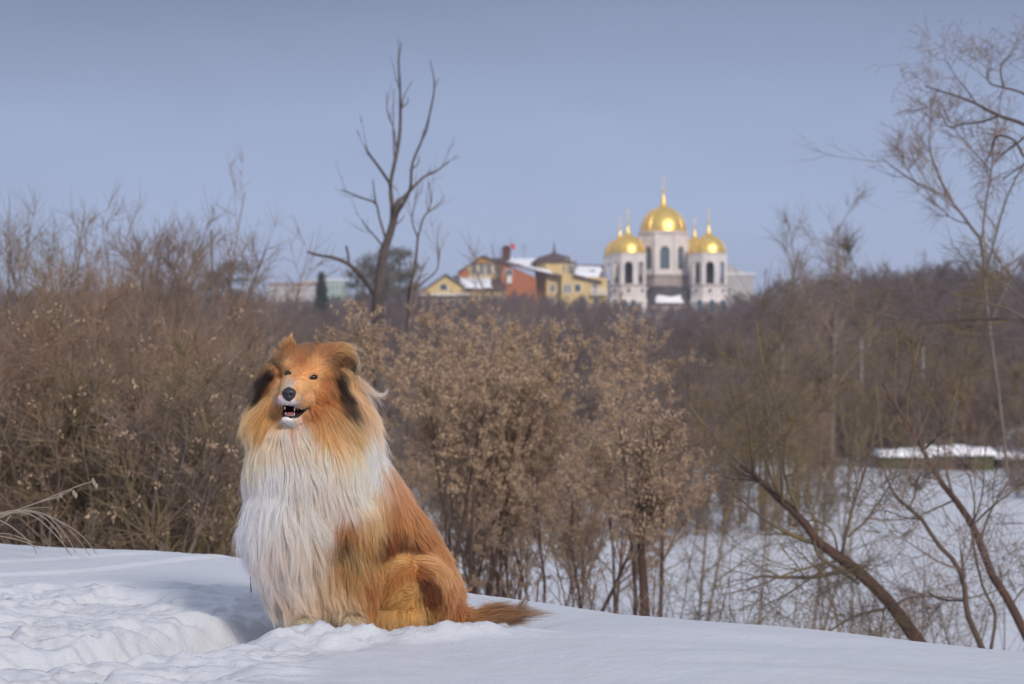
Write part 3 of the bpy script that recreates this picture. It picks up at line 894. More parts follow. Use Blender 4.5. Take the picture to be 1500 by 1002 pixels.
def cross(par, x, y, z, h, r, org):
    m = MB(); m.lathe([(r*.30, z), (r*.34, z+h*.10)], x, y, 8); m.lathe([(.02, z+h*.1)]+[(r*math.sin(a), z+h*.16-r*math.cos(a)) for a in np.linspace(.2, 2.9, 7)]+[(.03, z+h*.26)], x, y, 10)
    t = .055
    m.box(x-t, x+t, y-t, y+t, z+h*.2, z+h)
    m.box(x-.11*h, x+.11*h, y-t*1.1, y+t*1.1, z+h*.72, z+h*.72+.10); m.box(x-.055*h, x+.055*h, y-t*1.2, y+t*1.2, z+h*.85, z+h*.85+.09)
    m.add([(x-.07*h, y-t*1.3, z+h*.52+.1), (x+.07*h, y-t*1.3, z+h*.46+.1), (x+.07*h, y+t*1.3, z+h*.46+.1), (x-.07*h, y+t*1.3, z+h*.52+.1),
           (x-.07*h, y-t*1.3, z+h*.52), (x+.07*h, y-t*1.3, z+h*.46), (x+.07*h, y+t*1.3, z+h*.46), (x-.07*h, y+t*1.3, z+h*.52)], [(0, 1, 2, 3), (7, 6, 5, 4), (0, 4, 5, 1), (1, 5, 6, 2), (2, 6, 7, 3), (3, 7, 4, 0)])
    m.v = [tuple(np.array(p)-org) for p in m.v]
    return m.build('cross', M_GOLD, par)
# --- central drum
cu = X(974); rD = 34.4*PX; cyD = DC+5
dr = MB(); a0 = -math.pi/2
ring_wall(dr, cu, cyD, rD, Z(402), Z(341), 8, a0, .5, 1.95, 4.75, Z(394))
drum = R_(dr, 'drum', M_STONE)
g = MB()
for k in range(8):
    a = a0+2*math.pi*k/8; nx_, ny_ = math.cos(a), math.sin(a); r = rD-.42
    g.add([(cu+nx_*r-ny_*q, cyD+ny_*r+nx_*q, z) for q, z in ((-1, Z(395)), (1, Z(395)), (1, Z(359)), (-1, Z(359)))], [(0, 1, 2, 3)])
R_(g, 'window_glass', M_CGLASS, drum, org=np.zeros(3)+O)
g = MB()
for k in range(8):
    a = a0+2*math.pi*k/8; nx_, ny_ = math.cos(a), math.sin(a); r = rD-.36
    for q in (-.33, .33):
        g.tube([(cu+nx_*r-ny_*q, cyD+ny_*r+nx_*q, Z(394)), (cu+nx_*r-ny_*q, cyD+ny_*r+nx_*q, Z(361))], [.05, .05], 4)
    for zz in (Z(387), Z(380), Z(373), Z(367)):
        g.tube([(cu+nx_*r+ny_*.95, cyD+ny_*r-nx_*.95, zz), (cu+nx_*r-ny_*.95, cyD+ny_*r+nx_*.95, zz)], [.045, .045], 4)
R_(g, 'glazing_bars', mat('glazing bar', (.35, .36, .36), .6), drum)
g = MB(); g.lathe([(rD*1.08, Z(342.5)), (rD*1.16, Z(341.5)), (rD*1.175, Z(338.5)), (rD*1.02, Z(338)), (rD*.9, Z(337.6))], cu, cyD, 8, math.pi/8)
R_(g, 'cornice', M_STONE, drum)
g = MB()
for k in range(8):                          # slim pilasters at the corners
    a = a0+math.pi/8+2*math.pi*k/8; r = rD/math.cos(math.pi/8)
    g.tube([(cu+r*math.cos(a), cyD+r*math.sin(a), Z(402)), (cu+r*math.cos(a), cyD+r*math.sin(a), Z(343))], [.26, .26], 6)
R_(g, 'pilaster', M_STONE, drum)
g = MB(); pr = dome_prof(34*PX, Z(338), 6.2); g.lathe(pr, cu, cyD, 48)
dome = R_(g, 'dome', M_GOLD, church, True)
g = MB()
for k in range(16):
    a = 2*math.pi*k/16+.1; P = [(cu+(r+.03)*math.cos(a), cyD+(r+.03)*math.sin(a), z) for r, z in pr[2:16]]
    g.tube(P, [.06]*len(P), 4)
R_(g, 'dome_rib', M_GOLD, dome)
cross(dome, cu, cyD, pr[-1][1]-.3, Z(257)-pr[-1][1]+.3, .33, O)
g = MB(); g.lathe([(rD*1.12, Z(420)), (rD*1.12, Z(405)), (rD*1.17, Z(405)), (rD*1.17, Z(402.5)), (rD*1.0, Z(400.5))], cu, cyD, 8, math.pi/8)
R_(g, 'drum_base', M_STONE2)
# --- four bell towers
def tower(u, y, name_r, v_top, sc_=1., full=True):
    cx = X(u); r = 25.6*PX*sc_
    w = MB(); ring_wall(w, cx, y, r, Z(418), Z(374), 8, a0, .45, 1.7, 4.6, Z(416.6))
    t = R_(w, 'belfry', M_STONE)
    g = MB(); g.lathe([(r*.99, Z(375)), (r*1.10, Z(374)), (r*1.13, Z(371.5)), (r*.98, Z(371))], cx, y, 8, math.pi/8); R_(g, 'cornice', M_STONE, t)
    g = MB(); g.lathe([(r*1.12, Z(420)), (r*1.12, Z(418)), (r*1.0, Z(417.4))], cx, y, 8, math.pi/8); R_(g, 'string_course', M_STONE2, t)
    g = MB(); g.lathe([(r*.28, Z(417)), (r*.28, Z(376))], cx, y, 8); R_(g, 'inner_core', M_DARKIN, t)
    for dx in (-1.3, 1.2):
        g = MB(); g.lathe([(.05, Z(386)), (.22, Z(387)), (.30, Z(391)), (.52, Z(396)), (.46, Z(396))], cx+dx, y-1.2, 10); R_(g, 'bell', M_BRONZE, t)
    g = MB()
    for k in range(8):
        a = a0+2*math.pi*k/8; nx_, ny_ = math.cos(a), math.sin(a)
        g.tube([(cx+nx_*(r-.2)+ny_*.75, y+ny_*(r-.2)-nx_*.75, Z(409)), (cx+nx_*(r-.2)-ny_*.75, y+ny_*(r-.2)+nx_*.75, Z(409))], [.06, .06], 4)
        for q in np.linspace(-.6, .6, 5): g.tube([(cx+nx_*(r-.2)-ny_*q, y+ny_*(r-.2)+nx_*q, Z(416.5)), (cx+nx_*(r-.2)-ny_*q, y+ny_*(r-.2)+nx_*q, Z(409))], [.035, .035], 4)
    g.lathe([(r-.30, Z(416.9)), (r-.26, Z(416.8)), (r-.26, Z(417.1)), (r-.30, Z(417.1))], cx, y, 8, math.pi/8)
    R_(g, 'railing', M_DROOF, t)
    g = MB(); pr = dome_prof(25*PX*sc_, Z(371), 4.5*sc_); g.lathe(pr, cx, y, 40); d = R_(g, 'dome', M_GOLD, church, True)
    g = MB()
    for k in range(12):
        a = 2*math.pi*k/12+.1; P = [(cx+(rr+.02)*math.cos(a), y+(rr+.02)*math.sin(a), z) for rr, z in pr[2:16]]
        g.tube(P, [.05]*len(P), 4)
    R_(g, 'dome_rib', M_GOLD, d)
    cross(d, cx, y, pr[-1][1]-.2, Z(v_top)-pr[-1][1]+.2, .27, O)
    g = MB(); g.lathe([(r*1.22, Z(463)-1.5), (r*1.18, Z(442)), (r*1.10, Z(436)), (r*1.10, Z(421)), (r*1.02, Z(419.5))], cx, y, 8, math.pi/8); b = R_(g, 'tower_base', M_STONE)
    for k in range(8):
        g = MB(); a = a0+2*math.pi*k/8
        if math.sin(a) > .3: continue
        g.box(cx+r*1.115*math.cos(a)-.22, cx+r*1.115*math.cos(a)+.22, y+r*1.1*math.sin(a)-.06, y+r*1.1*math.sin(a)+.06, Z(428), Z(424))
        R_(g, 'slit_window', M_DARKIN, b)
tower(919.5, DC-1, '', 306); tower(1037.5, DC-1, '', 306)
tower(912.5, DC+14, '', 313, .95); tower(1025, DC+14, '', 313, .97)
# --- lower body, apse with dark roof and snow
g = MB(); g.box(X(893), X(1067), DC+2.5, DC+22, Z(463)-2, Z(424)); g.box(X(886), X(938), DC-5.2, DC+1, Z(463)-2, Z(443)); g.box(X(1010), X(1072), DC-5.2, DC+1, Z(463)-2, Z(443)); R_(g, 'nave_wall', M_STONE3)
g = MB(); g.lathe([(5.6, Z(463)-2), (5.6, Z(446)), (5.75, Z(445.4))], X(975), DC+1.5, 20); R_(g, 'apse_wall', M_STONE3)
g = MB(); g.lathe([(6.0, Z(446)), (5.95, Z(444.6)), (4.6, Z(430)), (3.2, Z(421)), (2.6, Z(419))], X(975), DC+1.5, 20); ar = R_(g, 'apse_roof', M_DROOF)
g = MB(); vs = []; fs = []
for i in range(9):
    for j in range(15):
        a = -math.pi/2-.42+j*.075+.02*math.sin(i); tt = i/8; rr = 5.98-tt*(.95+.12*math.sin(j*.5+1)); zz = Z(444.3)+(Z(430)-Z(444.6))*(5.98-rr)/1.35
        vs.append((X(975)+rr*math.cos(a), DC+1.5+rr*math.sin(a), zz+.16*(0 < i < 8)*(0 < j < 14)+.02))
for i in range(8):
    for j in range(14): fs.append((i*15+j, i*15+j+1, (i+1)*15+j+1, (i+1)*15+j))
g.add(vs, fs); R_(g, 'roof_snow', M_RSNOW, ar, True)
g = MB(); g.box(X(895), X(945), DC+1.2, DC+4.6, Z(463)-2, Z(424)); R_(g, 'side_wall', M_STONE3)
g = MB(); g.box(X(1010), X(1066), DC+1.2, DC+4.6, Z(463)-2, Z(424)); R_(g, 'side_wall', M_STONE3)
for u in (900, 913, 926, 1022, 1040, 1056):
    g = MB(); pts = arch_pts(1.1, 2.6); g.prism([(X(u)+x, Z(458)+z) for x, z in pts], DC-5.28, DC-5.21); R_(g, 'arched_window', M_CGLASS)

# --- yellow and orange manor
DM = 480.
def XM(u): return X(u, DM)
def ZM(v): return Z(v, DM)
M_YEL = mat('yellow plaster', (.68, .51, .24), .85, col2=(.60, .44, .21), scale=.5)
M_ORG = mat('orange brick', (.46, .16, .07), .85, col2=(.36, .12, .06), scale=2)
M_BRR = mat('brown tile roof', (.085, .05, .05), .7, col2=(.12, .07, .07), scale=1.2)
M_WFR = mat('white window frame', (.72, .70, .68), .6)
M_CHIM = mat('sooty brick', (.06, .035, .035), .85, col2=(.14, .05, .045), scale=1.5)
M_RED = mat('red cloth', (.65, .05, .06), .7)
def manor_obj(): pass
manor = empty('manor_house', (XM(755), DM, ZM(463)))
tag(manor, 'rambling yellow and orange house with snowy gabled roofs left of the church', 'house')
OM = np.array(manor.location)
def RM(mb, name, m, par=manor, smooth=False): return R_(mb, name, m, par, smooth, OM)
def window(par, u0, u1, v0, v1, y, arch=False, name='window', bars=1):
    x0, x1, z0, z1 = XM(u0), XM(u1), ZM(v1), ZM(v0)
    g = MB(); t = .12
    if arch:
        pts = [((x0+x1)/2+x, z0+z) for x, z in arch_pts(x1-x0, z1-z0)]; g.prism(pts, y-.10, y-.02)
        f = RM(g, name, M_WFR, par)
        g = MB(); pts = [((x0+x1)/2+x*.8, z0+t+z*.9) for x, z in arch_pts(x1-x0, z1-z0)]; g.prism(pts, y-.14, y-.105); RM(g, 'pane', M_GLASS, f); return
    g.box(x0-t, x1+t, y-.10, y-.02, z0-t, z0); g.box(x0-t, x1+t, y-.10, y-.02, z1, z1+t)
    g.box(x0-t, x0, y-.10, y-.02, z0, z1); g.box(x1, x1+t, y-.10, y-.02, z0, z1)
    for b in range(bars):
        xx = x0+(x1-x0)*(b+1)/(bars+1); g.box(xx-.05, xx+.05, y-.095, y-.02, z0, z1)
    f = RM(g, name, M_WFR, par)
    g = MB(); g.box(x0, x1, y-.05, y-.025, z0, z1); RM(g, 'pane', M_GLASS, f)
def slab(pts3, th=.25):
    """roof slab from a quad of 3-D points, thickened downwards"""
    g = MB(); n = len(pts3); v = list(pts3)+[(x, y, z-th) for x, y, z in pts3]
    g.add(v, [tuple(range(n)), tuple(range(2*n-1, n-1, -1))]+[(i, i+n, (i+1) % n+n, (i+1) % n) for i in range(n)]); return g
def snow_slab(par, P00, P10, P11, P01, th=.28, ragged=.14, name='roof_snow', seed=1):
    """lumpy snow sheet on a roof plane (bilinear patch), ragged outline"""
    r_ = np.random.default_rng(seed); n = 18; P = [np.array(p, float) for p in (P00, P10, P11, P01)]
    vs = []; fs = []
    for i in range(n+1):
        for j in range(n+1):
            a = i/n; b = j/n
            a = a+(ragged*(vnoise(np.array([j*.45]), np.array([seed*3.1]), 5)[0]-.5) if i in (0, n) else 0)
            b = b+(ragged*(vnoise(np.array([i*.45]), np.array([seed*5.1]), 8)[0]-.5) if j in (0, n) else 0)
            q = P[0]*(1-a)*(1-b)+P[1]*a*(1-b)+P[2]*a*b+P[3]*(1-a)*b
            ed = min(i, j, n-i, n-j); q = q+np.array([0, 0, th*min(1, ed/1.5)*(.7+.5*vnoise(np.array([i*.7]), np.array([j*.7+seed]), 2)[0])+.01])
            vs.append(q)
    for i in range(n):
        for j in range(n): fs.append((i*(n+1)+j, (i+1)*(n+1)+j, (i+1)*(n+1)+j+1, i*(n+1)+j+1))
    g = MB(); g.add(vs, fs); return RM(g, name, M_RSNOW, par, True)
zb = ZM(463)-3
y0 = DM
# A: low gable on the left
g = MB(); g.prism([(XM(612), zb), (XM(690), zb), (XM(690), ZM(428)), (XM(655), ZM(406)), (XM(622), ZM(428)), (XM(612), ZM(430))], y0-8, y0+6); wa = RM(g, 'gable_wall', M_YEL)
window(wa, 645, 658, 417, 427, y0-8, True, 'arched_window')
for (ua, va, ub, vb) in ((655, 402.5, 612, 432), (655, 402.5, 700, 432)):
    RM(slab([(XM(ua), y0-8.6, ZM(va)), (XM(ub), y0-8.6, ZM(vb)), (XM(ub), y0+6.5, ZM(vb)), (XM(ua), y0+6.5, ZM(va))], .3), 'roof', M_BRR, wa)
g = MB(); g.box(XM(613), XM(690), y0-9.4, y0-8.3, ZM(434), ZM(431)); RM(g, 'balcony_slab', M_WFR, wa)
for u in np.arange(614, 690, 9.): window(wa, u+1, u+6, 440, 452, y0-8, bars=1)
# link roof with snow between A and B
rf = RM(slab([(XM(664), y0-2, ZM(404)), (XM(735), y0-2, ZM(406)), (XM(742), y0-10, ZM(426)), (XM(690), y0-10, ZM(426))], .3), 'roof', M_BRR)
snow_slab(rf, (XM(669), y0-2.6, ZM(408)), (XM(718), y0-2.6, ZM(408)), (XM(722), y0-9.8, ZM(423)), (XM(684), y0-9.8, ZM(424)), .35, seed=2)
g = MB(); g.box(XM(690), XM(742), y0-9.6, y0-4, zb, ZM(427.5)); wl = RM(g, 'link_wall', M_YEL)
for u in (697, 710, 724): window(wl, u, u+7, 436, 450, y0-9.6)
# B: tall gable, yellow front with three windows, orange flanks
g = MB(); g.prism([(XM(674), zb), (XM(738), zb), (XM(738), ZM(388)), (XM(708), ZM(377)), (XM(674), ZM(397))], y0-3, y0+9); wb = RM(g, 'gable_wall', M_YEL)
g = MB(); g.box(XM(673), XM(688), y0-3.15, y0-3.02, ZM(408), ZM(396)); RM(g, 'brick_panel', M_ORG, wb)
for u0, u1, va in ((691, 698, 388), (702, 709, 383), (713, 720, 386)): window(wb, u0, u1, va, 403, y0-3, bars=1)
window(wb, 724, 729, 386, 403, y0-3)
g = MB(); pts = [((XM(705.5))+x, ZM(386)+z) for x, z in arch_pts(3.2, 1.4)]; g.prism(pts, y0-3.12, y0-3.01); RM(g, 'arch_trim', mat('ochre trim', (.5, .27, .07), .8), wb)
for (ua, va, ub, vb) in ((708, 374.5, 671, 399), (708, 374.5, 742, 388)):
    RM(slab([(XM(ua), y0-3.8, ZM(va)), (XM(ub), y0-3.8, ZM(vb)), (XM(ub), y0+9.5, ZM(vb)), (XM(ua), y0+9.5, ZM(va))], .35), 'roof', M_BRR, wb)
# orange wall
g = MB(); g.prism([(XM(734), zb), (XM(785), zb), (XM(785), ZM(408)), (XM(738), ZM(386)), (XM(734), ZM(386))], y0-5, y0+8); wo = RM(g, 'brick_wall', M_ORG)
window(wo, 741, 750, 396, 405, y0-5); g = MB(); pts = arch_pts(1.0, 1.5); g.prism([(XM(746)+x, ZM(416)+z) for x, z in pts], y0-5.4, y0-5.0); RM(g, 'dish', M_WFR, wo)
RM(slab([(XM(735), y0-5.6, ZM(384)), (XM(820), y0-5.6, ZM(405)), (XM(820), y0-1, ZM(402)), (XM(735), y0+4, ZM(380))], .4), 'roof', M_BRR, wo)
snow_slab(wo, (XM(757), y0-5.4, ZM(392)), (XM(808), y0-5.5, ZM(403)), (XM(808), y0-2, ZM(399)), (XM(765), y0-1, ZM(392)), .45, seed=4)
# big back roof with snow
rb = RM(slab([(XM(735), y0+2, ZM(384)), (XM(800), y0+2, ZM(393)), (XM(798), y0+12, ZM(376)), (XM(720), y0+12, ZM(375))], .35), 'roof', M_BRR)
snow_slab(rb, (XM(740), y0+2.3, ZM(383)), (XM(792), y0+2.3, ZM(391)), (XM(789), y0+11, ZM(377)), (XM(737), y0+11, ZM(377)), .35, seed=6)
# chimney with cowl and red cloth, antenna
g = MB(); g.box(XM(735.5), XM(747.5), y0+3, y0+5, ZM(382), ZM(364)); g.box(XM(735), XM(748.5), y0+2.8, y0+5.2, ZM(364), ZM(361.5)); g.box(XM(737.5), XM(746), y0+3.3, y0+4.7, ZM(361.5), ZM(358.5))
ch = RM(g, 'chimney', M_CHIM)
g = MB(); g.tube([(XM(748), y0+3, ZM(372)), (XM(748.2), y0+3, ZM(345))], [.05, .04], 5); RM(g, 'mast', M_CHIM, ch)
g = MB(); vs = []; 
for i in range(7):
    for j in range(5): vs.append((XM(748.1)+i*.14, y0+3+.12*math.sin(i*1.3+j*.5), ZM(362.5)+.9-j*.26-i*.07+.15))
g.add(vs+[(x, y+.03, z) for x, y, z in vs], [(i*5+j, i*5+j+1, (i+1)*5+j+1, (i+1)*5+j) for i in range(6) for j in range(4)]+[(35+i*5+j, 35+(i+1)*5+j, 35+(i+1)*5+j+1, 35+i*5+j+1) for i in range(6) for j in range(4)]); RM(g, 'flag', M_RED, ch, True)
g = MB(); g.tube([(XM(768), y0+8, ZM(380)), (XM(768), y0+8, ZM(356))], [.05, .03], 5)
for v, w_ in ((357, 5), (360, 4), (363, 3)): g.tube([(XM(768-w_), y0+8, ZM(v)), (XM(768+w_), y0+8, ZM(v))], [.03, .03], 4)
RM(g, 'antenna', M_CHIM)
# C: octagonal turret
cx, cyy = XM(812), y0+2; g = MB(); g.lathe([(4.1, zb), (4.1, ZM(383.5))], cx, cyy, 8, math.pi/8); tw = RM(g, 'turret_wall', M_YEL)
g = MB(); g.lathe([(4.55, ZM(384.5)), (4.6, ZM(383.6)), (3.0, ZM(376)), (1.0, ZM(371.5)), (.28, ZM(369)), (.16, ZM(362)), (.05, ZM(353))], cx, cyy, 16); RM(g, 'turret_roof', M_BRR, tw, False)
for (u0, u1) in ((820, 827),): window(tw, u0, u1, 388, 400, cyy-4.1*math.cos(math.pi/8)+.2, bars=0)
window(tw, 834, 838, 388, 400, cyy-3.1, bars=0)
snow_slab(tw, (XM(829), cyy-3.6, ZM(383)), (XM(842), cyy-1.6, ZM(383)), (XM(838), cyy-1.2, ZM(380.5)), (XM(826), cyy-2.6, ZM(379.5)), .2, seed=8)
# D: right wing with snowy roof and balconies
g = MB(); g.prism([(XM(822), zb), (XM(888), zb), (XM(888), ZM(409)), (XM(842), ZM(404)), (XM(822), ZM(402))], y0-6, y0+8); wd = RM(g, 'wing_wall', M_YEL)
rr_ = RM(slab([(XM(838), y0-6.6, ZM(405)), (XM(880), y0-6.6, ZM(414)), (XM(886), y0+5, ZM(387)), (XM(840), y0+5, ZM(386))], .35), 'roof', M_BRR, wd)
snow_slab(rr_, (XM(841), y0-6.3, ZM(403)), (XM(875), y0-6.3, ZM(411)), (XM(882), y0+3, ZM(391)), (XM(841), y0+3, ZM(390)), .4, seed=9)
g = MB(); g.box(XM(863), XM(871), y0-2.2, y0-1.6, ZM(399), ZM(396)); RM(g, 'skylight', M_CHIM, rr_)
window(wd, 841, 849, 418, 428, y0-6, bars=0)
for u in (826, 831): window(wd, u, u+3.2, 418, 430, y0-6, bars=0)
for k, (u0, u1, v0, v1) in enumerate([(864, 888, 424, 432), (848, 862, 444, 452), (866, 888, 446, 454)]):
    g = MB(); g.box(XM(u0), XM(u1), y0-7.6, y0-6, ZM(v1)-.15, ZM(v1)); sl = RM(g, 'balcony_slab', M_WFR, wd)
    g = MB(); g.box(XM(u0), XM(u1), y0-7.6, y0-7.5, ZM(v0), ZM(v0)+.10)
    for q in np.arange(u0, u1, 1.4): g.box(XM(q), XM(q)+.07, y0-7.58, y0-7.52, ZM(v1), ZM(v0))
    RM(g, 'railing', M_WFR, sl)
    window(wd, u0+3, u0+9, v0-8, v1-1, y0-6, bars=1)
g = MB(); g.box(XM(800), XM(824), y0-4, y0+3, zb, ZM(405)); we = RM(g, 'porch_wall', M_YEL)
for v in (418, 436): window(we, 806, 812, v, v+10, y0-4)

# --- far blocks
M_WBLK = mat('pale panel wall', (.46, .43, .42), .85, col2=(.38, .36, .35), scale=.3)
M_GRN = mat('mint green sheet', (.30, .40, .38), .7, col2=(.34, .43, .41), scale=.3)
M_BEIGE = mat('beige wall', (.42, .36, .30), .85)
def block(name, u0, u1, v0, v1, d, m, label, cat, roofm, rows_, cols, step=None, grp=None):
    x0, x1, z0, z1 = X(u0, d), X(u1, d), Z(v1, d)-4, Z(v0, d)
    e = empty(name, ((x0+x1)/2, d, z0)); tag(e, label, cat, grp); o = np.array(e.location)
    g = MB(); g.box(x0, x1, d, d+12, z0, z1)
    if step:
        for (a, b, v) in step: g.box(X(a, d), X(b, d), d+2, d+10, z1, Z(v, d))
    wl_ = R_(g, 'wall', m, e, org=o)
    g = MB(); g.box(x0-.3, x1+.3, d-.3, d+12.3, z1, z1+.35); R_(g, 'roof', roofm, e, org=o)
    for r in range(rows_):
        for c in range(cols):
            xa = x0+(x1-x0)*(c+.25)/cols; xb = x0+(x1-x0)*(c+.72)/cols; zt = z1-(z1-z0-4)*(r+.3)/rows_; zl = z1-(z1-z0-4)*(r+.75)/rows_
            g = MB(); g.box(xa, xb, d-.06, d-.01, zl, zt); f = R_(g, 'window', M_WFR, wl_, org=o)
            g = MB(); g.box(xa+.12, xb-.12, d-.10, d-.065, zl+.12, zt-.12); R_(g, 'pane', M_GLASS, f, org=o)
block('apartment_block', 1062, 1104, 402, 430, 640, M_WBLK, 'pale apartment block half hidden directly behind the right side of the church', 'building', M_RSNOW, 3, 7, [(1064, 1078, 388), (1080, 1092, 396)])
block('low_building', 393, 461, 417, 432, 600, M_WBLK, 'long pale low building with reddish roof left of the dark spruce', 'building', mat('reddish roof', (.30, .16, .13), .8), 1, 12, [(438, 458, 410)])
block('warehouse', 462, 505, 411, 430, 620, M_GRN, 'mint green building peeping out behind the dark spruce', 'building', M_RSNOW, 1, 6)
block('distant_house', 1318, 1346, 412, 425, 640, M_BEIGE, 'small cream house on the skyline far right of the church', 'house', M_RSNOW, 1, 4)

# --- garden sheds at the far edge of the snowfield
M_GREENW = mat('green painted board', (.075, .085, .03), .85, col2=(.11, .10, .05), scale=2, stretch=(6, 6, .6))
M_BROWNW = mat('brown board', (.10, .065, .055), .85, col2=(.15, .10, .085), scale=2, stretch=(6, 6, .6))
M_DARKW = mat('dark board', (.03, .022, .02), .85)
def shed(name, u0, u1, vt, vb, d, m, label, snow_t, depth=3., door=None):
    x0, x1 = X(u0, d), X(u1, d); zt = Z(vt, d); z0 = min(float(tz(np.array([(x0+x1)/2]), np.array([d]))[0]), Z(vb, d))-.1
    e = empty(name, ((x0+x1)/2, d, z0)); tag(e, label, 'shed', 'low sheds at the edge of the snowfield'); o = np.array(e.location)
    g = MB(); g.box(x0, x1, d, d+depth, z0, zt); wl_ = R_(g, 'wall', m, e, org=o)
    g = MB(); n = 26; vs = []; fs = []
    rr_ = np.random.default_rng(int(u0))
    for i in range(n+1):
        for j in range(7):
            x = x0-.15+(x1-x0+.3)*i/n; y = d-.2+(depth+.4)*j/6
            h = snow_t*(.55+.75*vnoise(np.array([x*1.1]), np.array([y*.8]), 3)[0])*(1 if 0 < j < 6 and 0 < i < n else .35)
            vs.append((x, y, zt+.02+h))
    for i in range(n+1):
        for j in range(7): vs.append((vs[i*7+j][0], vs[i*7+j][1], zt+.005))
    N_ = (n+1)*7
    for i in range(n):
        for j in range(6):
            a = i*7+j; fs.append((a, a+7, a+8, a+1)); fs.append((a+N_, a+N_+1, a+N_+8, a+N_+7))
    for i in range(n): fs.append((i*7, i*7+N_, i*7+7+N_, i*7+7)); fs.append((i*7+6, i*7+13, i*7+13+N_, i*7+6+N_))
    for j in range(6): fs.append((j, j+1, j+1+N_, j+N_)); a = n*7+j; fs.append((a, a+N_, a+1+N_, a+1))
    g.add(vs, fs); R_(g, 'roof_snow', M_RSNOW, e, True, org=o)
    g = MB()
    for x in np.arange(x0+.02, x1, .62): g.box(x, x+.07, d-.045, d-.002, z0, zt-.02)
    R_(g, 'batten', m, wl_, org=o)
    if door:
        g = MB(); g.box(X(door[0], d), X(door[1], d), d-.07, d-.05, z0, zt-.12); R_(g, 'door', M_DARKW, wl_, org=o)
shed('shed', 1293, 1362, 670, 693, 126., M_GREENW, 'low mossy green shed under snow, leftmost of the row', .34)
shed('shed', 1362.6, 1422, 668, 693, 126.3, M_BROWNW, 'low brown board shed under snow with a dark doorway, middle of the row', .45, door=(1402, 1420))
shed('shed', 1422.6, 1456, 668, 693, 126., M_GREENW, 'narrow green-grey shed under thick snow right of the dark doorway', .36)
shed('shed', 1462, 1500, 673, 693, 127.5, M_DARKW, 'lowest dark shed at the right end of the row beside the picture edge', .25)

# --- street lamps along the road at the foot of the hill
M_POST = mat('pale lamp post', (.32, .30, .31), .6, col2=(.26, .25, .26), scale=1)
def lamp(u, vtop, d, side, label, arm=.85, tall=True):
    x = X(u, d); z0 = float(tz(np.array([x]), np.array([d]))[0])-.2; zt = Z(vtop, d)
    e = empty('street_lamp' if tall else 'utility_post', (x, d, z0)); tag(e, label, 'street lamp' if tall else 'post', 'lamp posts along the road below the wood' if tall else 'pale posts along the road below the wood'); H = zt-z0
    MB().tube([(0, 0, 0), (0, 0, H*.5), (0, 0, H*.88)] if tall else [(0, 0, 0), (0, 0, H*.5), (0, 0, H)], [.15, .11, .09], 8).build('post', M_POST, e, True)
    if not tall:
        MB().lathe([(.13, H-.02), (.13, H+.1), (.05, H+.16)], 0, 0, 8).build('cap', M_POST, e, True); return
    P = [(0, 0, H*.88), (side*.05, 0, H*.93), (side*.3*arm, 0, H*.975), (side*arm*.7, 0, H*.992), (side*arm, 0, H)]
    MB().tube(P, [.08, .06, .055, .05, .05], 8).build('arm', M_POST, e, True)
    g = MB(); a, f = ell_mesh((side*(arm+.22), -.05, H+.05), (.30, .13, .09), 8); g.add(a, f); g.build('lamp_head', mat('lamp head', (.5, .51, .53), .4), e, True)
lamp(397, 457, 150, -1, 'street lamp whose bent arm points left, right above the left ear of the dog', .6)
lamp(299.5, 470, 158, 1, 'pale post behind the left thicket, left of the bent-arm lamp', tall=False)
lamp(1146, 474, 150, 1, 'pale street lamp in the wood, first to the right of the church', .45)
lamp(1262, 503, 150, -1, 'pale post in the wood above the leaning trees, left one of two', tall=False)
lamp(1352, 512, 156, -1, 'dim pale post in the wood, rightmost along the road', tall=False)
# ================================================================ TREES
M_BARK = mat('bare bark', (.135, .105, .090), .9, col2=(.20, .165, .14), scale=3, bump=.5, bscale=30)
M_BARKD = mat('dark bark', (.075, .052, .042), .9, col2=(.12, .085, .065), scale=6, bump=.6, bscale=40)
M_BARKR = mat('reddish bark', (.11, .060, .045), .9, col2=(.075, .048, .04), scale=9, bump=.6, bscale=50)
M_LICH = mat('lichened twig', (.20, .145, .06), .9, col2=(.13, .10, .08), scale=3, lo=.38, hi=.52)
M_LICHO = mat('orange lichened branch', (.25, .155, .05), .9, col2=(.12, .085, .055), scale=7, lo=.40, hi=.58)
M_TWIG = mat('twig', (.19, .14, .115), .9, col2=(.26, .19, .15), scale=1.5)
M_TWIGW = mat('warm brown twig', (.22, .145, .10), .9, col2=(.30, .20, .13), scale=1.5)
M_TWIGO = mat('olive twig', (.17, .135, .075), .9, col2=(.24, .17, .10), scale=1.5)
M_TWIGP = mat('far purple twig', (.135, .100, .104), .9, col2=(.19, .14, .132), scale=.15, space='Object')
M_TWIGB = mat('scrub twig', (.18, .135, .115), .9, col2=(.24, .18, .14), scale=.3)
M_SEED = mat('dry seed cluster', (.48, .345, .23), .9, col2=(.34, .24, .16), scale=6)
M_DEAD = mat('dead wood', (.070, .054, .050), .9, col2=(.125, .10, .09), scale=4, bump=.5, bscale=25)
M_NEED = mat('dark needles', (.045, .065, .050), .85, col2=(.07, .09, .07), scale=2)
M_NEEDB = mat('brownish pine needles', (.13, .12, .10), .85, col2=(.18, .16, .14), scale=1)
M_BIRCH = mat('birch bark', (.55, .53, .52), .8, col2=(.12, .11, .11), scale=3, lo=.6, hi=.68, stretch=(1, 1, 4))

def gzc(x, y): return float(tz(np.array([x]), np.array([y]))[0])

